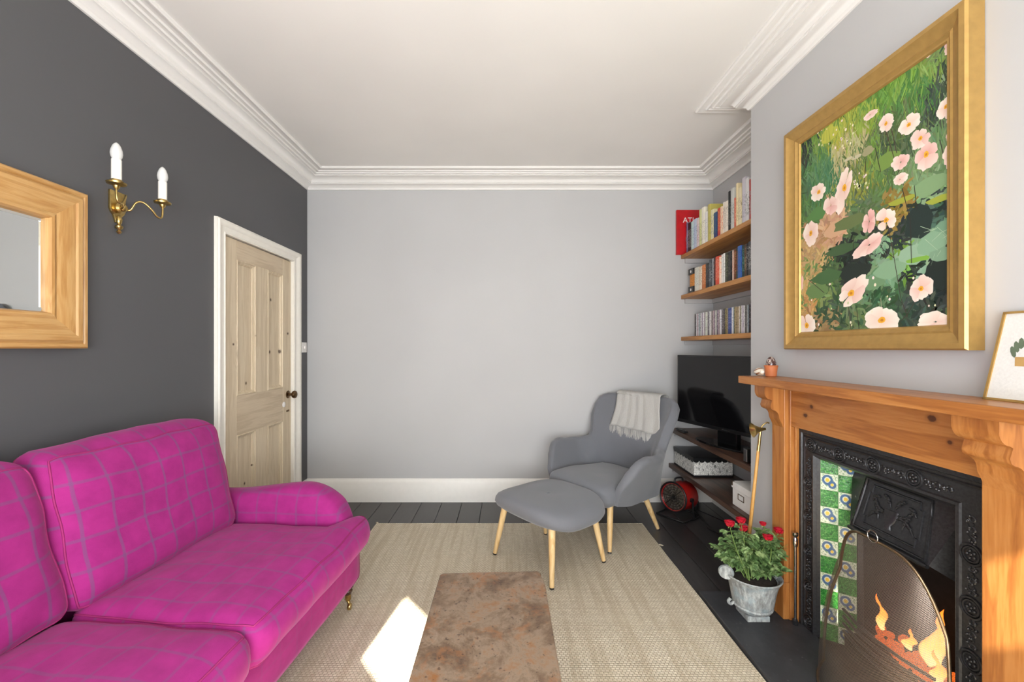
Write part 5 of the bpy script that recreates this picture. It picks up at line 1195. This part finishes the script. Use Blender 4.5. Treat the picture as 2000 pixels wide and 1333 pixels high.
# a plump spiral shell: dome with a coiled groove
for_rows = []
for j in range(12):
    ph = PI*j/11-PI/2
    for_rows.append([SC_ + Vector((0.022*math.cos(ph)*math.cos(2*PI*k/30)*(1+0.10*math.sin(2*PI*k/30*1+ph*4)), 0.037*math.cos(ph)*math.sin(2*PI*k/30)*(1+0.10*math.cos(ph*5)), 0.0205*math.sin(ph))) for k in range(30)])
mb.grid(for_rows, cv=True, capu=True); uv = [[((mb.v[q]-SC_).z*42+(mb.v[q]-SC_).y*16, 0) for q in f] for f in mb.f]
SHL = build('sea_shell', mb, M['shell'], smooth=70, uv=uv); tag(SHL, 'small brown striped sea shell at the mantel end', 'shell')
build('shell_spire', MB().lathe([(0.013,0),(0.011,0.004),(0.0115,0.006),(0.007,0.010),(0.0075,0.011),(0.001,0.016)], Matrix.Translation(SC_+Vector((-0.008,-0.030,0.0))) @ Matrix.Rotation(PI/2, 4, 'X'), 16), M['shell'], SHL, smooth=50)
# small framed card leaning on the wall
FCt = thing('framed_card', 'small gilt edged card with a plant print leaning on the mantel', 'picture', (1.33, 1.03, MZ))
cw0, cw1, ch = 0.94, 1.148, 0.236
LP = lambda y, h_, d: Vector((1.312+0.036*h_/ch-d, y+0.018*(h_/ch)*(-1 if y > 1.05 else -1), MZ+0.0006+h_))
M['cardwhite'] = plain('white_textured_card', srgb(212, 211, 206), 0.7, var=0.03, scale=160, bump=0.3)
m_ = MB().prism([(cw0,0),(cw1,0),(cw1,ch),(cw0,ch)], lambda u, v, k: LP(u, v, 0.006*k)); build('card', m_, M['cardwhite'], FCt)
for (a0, a1, h0, h1) in ((cw0,cw1,0,0.006),(cw0,cw1,ch-0.006,ch),(cw0,cw0+0.006,0,ch),(cw1-0.006,cw1,0,ch)):
    build('gilt_edge', MB().prism([(a0,h0),(a1,h0),(a1,h1),(a0,h1)], lambda u, v, k: LP(u, v, 0.0055+0.004*k)), M['gold'], FCt)
M['leafprint'] = plain('printed_leaf', srgb(92, 106, 84), 0.7); M['potprint'] = plain('printed_pot', srgb(176, 140, 84), 0.7)
for k in range(7):
    a = PI*(0.1+0.8*k/6); cc = (1.084+0.024*math.cos(a), 0.118+0.036*math.sin(a))
    build('printed_leaf', MB().prism([(cc[0]+0.006*math.cos(q*PI/4)+0.006*math.cos(a)*math.sin(q*PI/4), cc[1]+0.015*math.sin(q*PI/4)) for q in range(8)], lambda u, v, kk: LP(u, v, 0.0061+0.0004*kk)), M['leafprint'], FCt)
build('printed_pot', MB().prism([(1.072,0.092),(1.096,0.092),(1.100,0.116),(1.068,0.116)], lambda u, v, kk: LP(u, v, 0.0061+0.0003*kk)), M['potprint'], FCt)
# ------------------------------------------------------------------ brass horn on a wooden rod
RD = thing('brass_ended_rod', 'wooden rod with a brass bell end leaning beside the mantel', 'rod', (1.19, 2.125, HZ))
top, bot = Vector((1.285, 2.118, 0.880)), Vector((1.195, 2.118, HZ+0.009))
M['rodwood'] = wood('varnished_rod', srgb(166, 116, 52), srgb(196, 146, 78), srgb(212, 168, 100), 'Z', 0.3, 30, 1, None, 0, 1.0)
build('rod', MB().tube([bot, top-(top-bot)*0.12], [0.0095, 0.0075], 12), M['rodwood'], RD, smooth=50)
build('ferrule', MB().tube([top-(top-bot)*0.13, top], [0.0082, 0.006], 12), M['brass'], RD, smooth=50)
bd_ = Vector((-0.96, 0.12, -0.12)).normalized()
build('bell', MB().lathe([(0.006,-0.012),(0.008,0.0),(0.012,0.014),(0.020,0.030),(0.033,0.046),(0.037,0.050),(0.033,0.048),(0.018,0.032),(0.010,0.016)], Matrix.Translation(top+Vector((0.012,0,0.0))) @ bd_.to_track_quat('Z','Y').to_matrix().to_4x4(), 22, cap=False), M['brass'], RD, smooth=50)
build('hook', MB().tube(catmull([top, top+Vector((0.012,0,0.020)), top+Vector((0.030,-0.004,0.034)), top+Vector((0.040,-0.004,0.030))], 5), 0.0035, 8), M['brass'], RD, smooth=60)
# ------------------------------------------------------------------ rose in a lead grey urn
UC = Vector((1.160, 1.975, HZ))
t = NT('verdigris_lead'); a_ = t.noise(t.coord('Object', (1,1,0.35)), 60, 5, 0.7); b_ = t.noise(t.coord('Object'), 22, 3)
c_ = t.ramp(a_, [(0.35, srgb(116, 118, 116)), (0.55, srgb(158, 162, 160)), (0.7, srgb(196, 198, 194))])
c_ = t.mix(t.math('MULTIPLY', t.step(b_, 0.5, 0.7), 0.4), c_, srgb(132, 158, 166)); t.bump(a_, 0.5, 0.003); M['lead'] = t.set(c_, 0.75)
M['soil'] = plain('potting_soil', srgb(40, 32, 26), 0.95, var=0.3, scale=90, bump=0.6)
PU = thing('plant_urn', 'weathered grey urn planter on the slate hearth', 'planter', UC)
rows_ = []
for (r_, h_) in ((0.052,0.026),(0.060,0.030),(0.078,0.042),(0.086,0.056),(0.082,0.062),(0.086,0.070),(0.092,0.110),(0.100,0.150),(0.110,0.182),(0.120,0.192),(0.123,0.197),(0.119,0.201),(0.110,0.196),(0.104,0.180),(0.02,0.176)):
    R = []
    for k in range(64):
        a = 2*PI*k/64; fl_ = 1+(0.022*abs(math.sin(a*9)) if 0.068 < h_ < 0.184 else 0)
        R.append(UC+Vector((r_*fl_*math.cos(a), r_*fl_*math.sin(a), h_)))
    rows_.append(R)
build('bowl', MB().grid(rows_, cv=True, capu=True), M['lead'], PU, smooth=50)
build('foot', MB().box(UC.x-0.052, UC.x+0.052, UC.y-0.052, UC.y+0.052, HZ+0.0006, HZ+0.027), M['lead'], PU, bevel=0.004)
for s_ in (-1, 1):
    hp = [UC+Vector((s_*0.080, 0.01, 0.060)), UC+Vector((s_*0.098, 0.01, 0.050)), UC+Vector((s_*0.108, 0.01, 0.062)), UC+Vector((s_*0.098, 0.01, 0.076))]
    build('scroll_handle', MB().tube(catmull(hp, 5), 0.007, 8), M['lead'], PU, smooth=60)
    m_ = MB(); cc = UC+Vector((s_*0.124, 0.0, 0.205))
    m_.lathe([(0.004,-0.008),(0.030,-0.008),(0.034,0.0),(0.030,0.008),(0.004,0.008)], Matrix.Translation(cc) @ Matrix.Rotation(PI/2, 4, 'X') @ Matrix.Rotation(0.5*s_, 4, 'Y'), 22)
    build('rim_lobe', m_, M['lead'], PU, smooth=50)
tag(build('soil', MB().lathe([(0.104,0.176),(0.09,0.186),(0.04,0.192),(0.004,0.190)], Matrix.Translation(UC), 26), M['soil'], PU, smooth=60), None, None, None, 'stuff')
t = NT('rose_leaf'); a_ = t.noise(t.coord('Object'), 26, 3); M['leaf'] = t.set(t.ramp(a_, [(0.3, srgb(58, 84, 46)), (0.5, srgb(96, 124, 72)), (0.70, srgb(150, 172, 116))]), 0.45, 0, 0.4)
M['stemg'] = plain('green_stem', srgb(104, 128, 64), 0.6); M['petal'] = plain('crimson_petal', srgb(186, 20, 44), 0.5, var=0.15, scale=60)
RP = thing('rose_plant', 'miniature red rose bush growing in the grey urn', 'plant', UC+Vector((0,0,0.185)))
rl = random.Random(8); lv = MB(); stm = MB()
tips = []
flowers = [(1425,1028),(1447,1022),(1451,1037),(1490,1027),(1521,1042),(1500,1055)]
fpos = []
for k, (fx, fy) in enumerate(flowers):
    Yf = UC.y-0.03+0.02*((k*37) % 5-2); p = px(fx, fy, Y=Yf); fpos.append(p); tips.append((p, True))
for k in range(30):
    a = rl.uniform(0, 2*PI); r_ = 0.15*math.sqrt(rl.random()); tips.append((UC+Vector((r_*math.cos(a)*1.05+0.012, r_*math.sin(a)*0.85, rl.uniform(0.27, 0.40)-0.5*r_*r_*4)), False))
def leaf(p, d, nrm, L_, W_):
    d = d.normalized(); s_ = d.cross(nrm)
    if s_.length < 1e-4: s_ = d.cross(Vector((0,1,0.2)))
    s_.normalize(); n_ = s_.cross(d)
    q = [p, p+d*L_*0.3+s_*W_*0.5+n_*W_*0.12, p+d*L_*0.65+s_*W_*0.42+n_*W_*0.10, p+d*L_-n_*L_*0.15, p+d*L_*0.65-s_*W_*0.42+n_*W_*0.10, p+d*L_*0.3-s_*W_*0.5+n_*W_*0.12, p+d*L_*0.45-n_*W_*0.05]
    if max(v.y for v in q) > 2.085 or (max(v.x for v in q) > 1.288 and max(v.y for v in q) > 1.90): return
    lv.add(q, [(0,1,6),(1,2,6),(2,3,6),(3,4,6),(4,5,6),(5,0,6)])
for tip, isf in tips:
    b0 = UC+Vector((rl.uniform(-0.05, 0.05), rl.uniform(-0.05, 0.05), 0.186)); mid_ = (b0+tip)/2+Vector((rl.uniform(-0.02, 0.02), rl.uniform(-0.02, 0.02), 0.03))
    pth = catmull([b0, mid_, tip], 8); stm.tube(pth, [0.0024-0.0012*k/(len(pth)-1) for k in range(len(pth))], 5)
    for q in pth[4::2] if not isf else pth[3:-3:2]:
        for _ in range(2 if not isf else 1):
            a = rl.uniform(0, 2*PI); d = Vector((math.cos(a), math.sin(a), rl.uniform(-0.3, 0.4))).normalized()
            b1 = q+d*rl.uniform(0.016, 0.034); stm.tube([q, b1], 0.0008, 4)
            for off_ in (0, 0.9, -0.9, 0.75, -0.75):
                d2 = (Matrix.Rotation(off_, 3, 'Z') @ d); base_ = b1 if abs(off_) != 0.75 else (q+b1)/2
                leaf(base_, d2+Vector((0,0,rl.uniform(-0.4, 0.2))), Vector((rl.uniform(-.4,.4), rl.uniform(-.6,.1), 1)), rl.uniform(0.022, 0.036), rl.uniform(0.016, 0.025))
tag(build('foliage', lv, M['leaf'], RP, recalc=False), None, None, None, 'stuff')
build('stems', stm, M['stemg'], RP, smooth=60)
for k, p in enumerate(fpos):
    m_ = MB(); s_ = (1.5 if k not in (3,) else 1.0)
    for ring_, (n_, r_, op) in enumerate(((3, 0.006, 0.25), (5, 0.010, 0.55), (6, 0.015, 0.95))):
        for q in range(n_):
            a = 2*PI*q/n_+ring_*0.6; u_ = Vector((math.cos(a), math.sin(a), 0)); v_ = Vector((-u_.y, u_.x, 0)); zz = Vector((0,0,1))
            P_ = []
            for i_ in range(4):
                h_ = i_/3; rr = r_*(0.35+0.65*h_*op+0.35*h_*(1-op))*s_
                P_.append([p+u_*rr*(1-0.15*abs(j-1))+v_*(j-1)*0.0085*s_*(0.5+0.7*math.sin(PI*(0.15+0.7*h_)))+zz*(0.016*h_*(1.15-0.3*op)*s_) for j in range(3)])
            m_.grid(P_)
    rb = build('rose_bloom', m_, M['petal'], RP, smooth=60, recalc=False)
    m2 = MB()
    for q in range(5):
        a = 2*PI*q/5; u_ = Vector((math.cos(a), math.sin(a), 0)); v_ = Vector((-u_.y, u_.x, 0)); m2.add([p-Vector((0,0,0.003)), p+u_*0.007+v_*0.003, p+u_*0.014-Vector((0,0,0.008)), p+u_*0.007-v_*0.003], [(0,1,2,3)])
    build('sepals', m2, M['stemg'], rb)
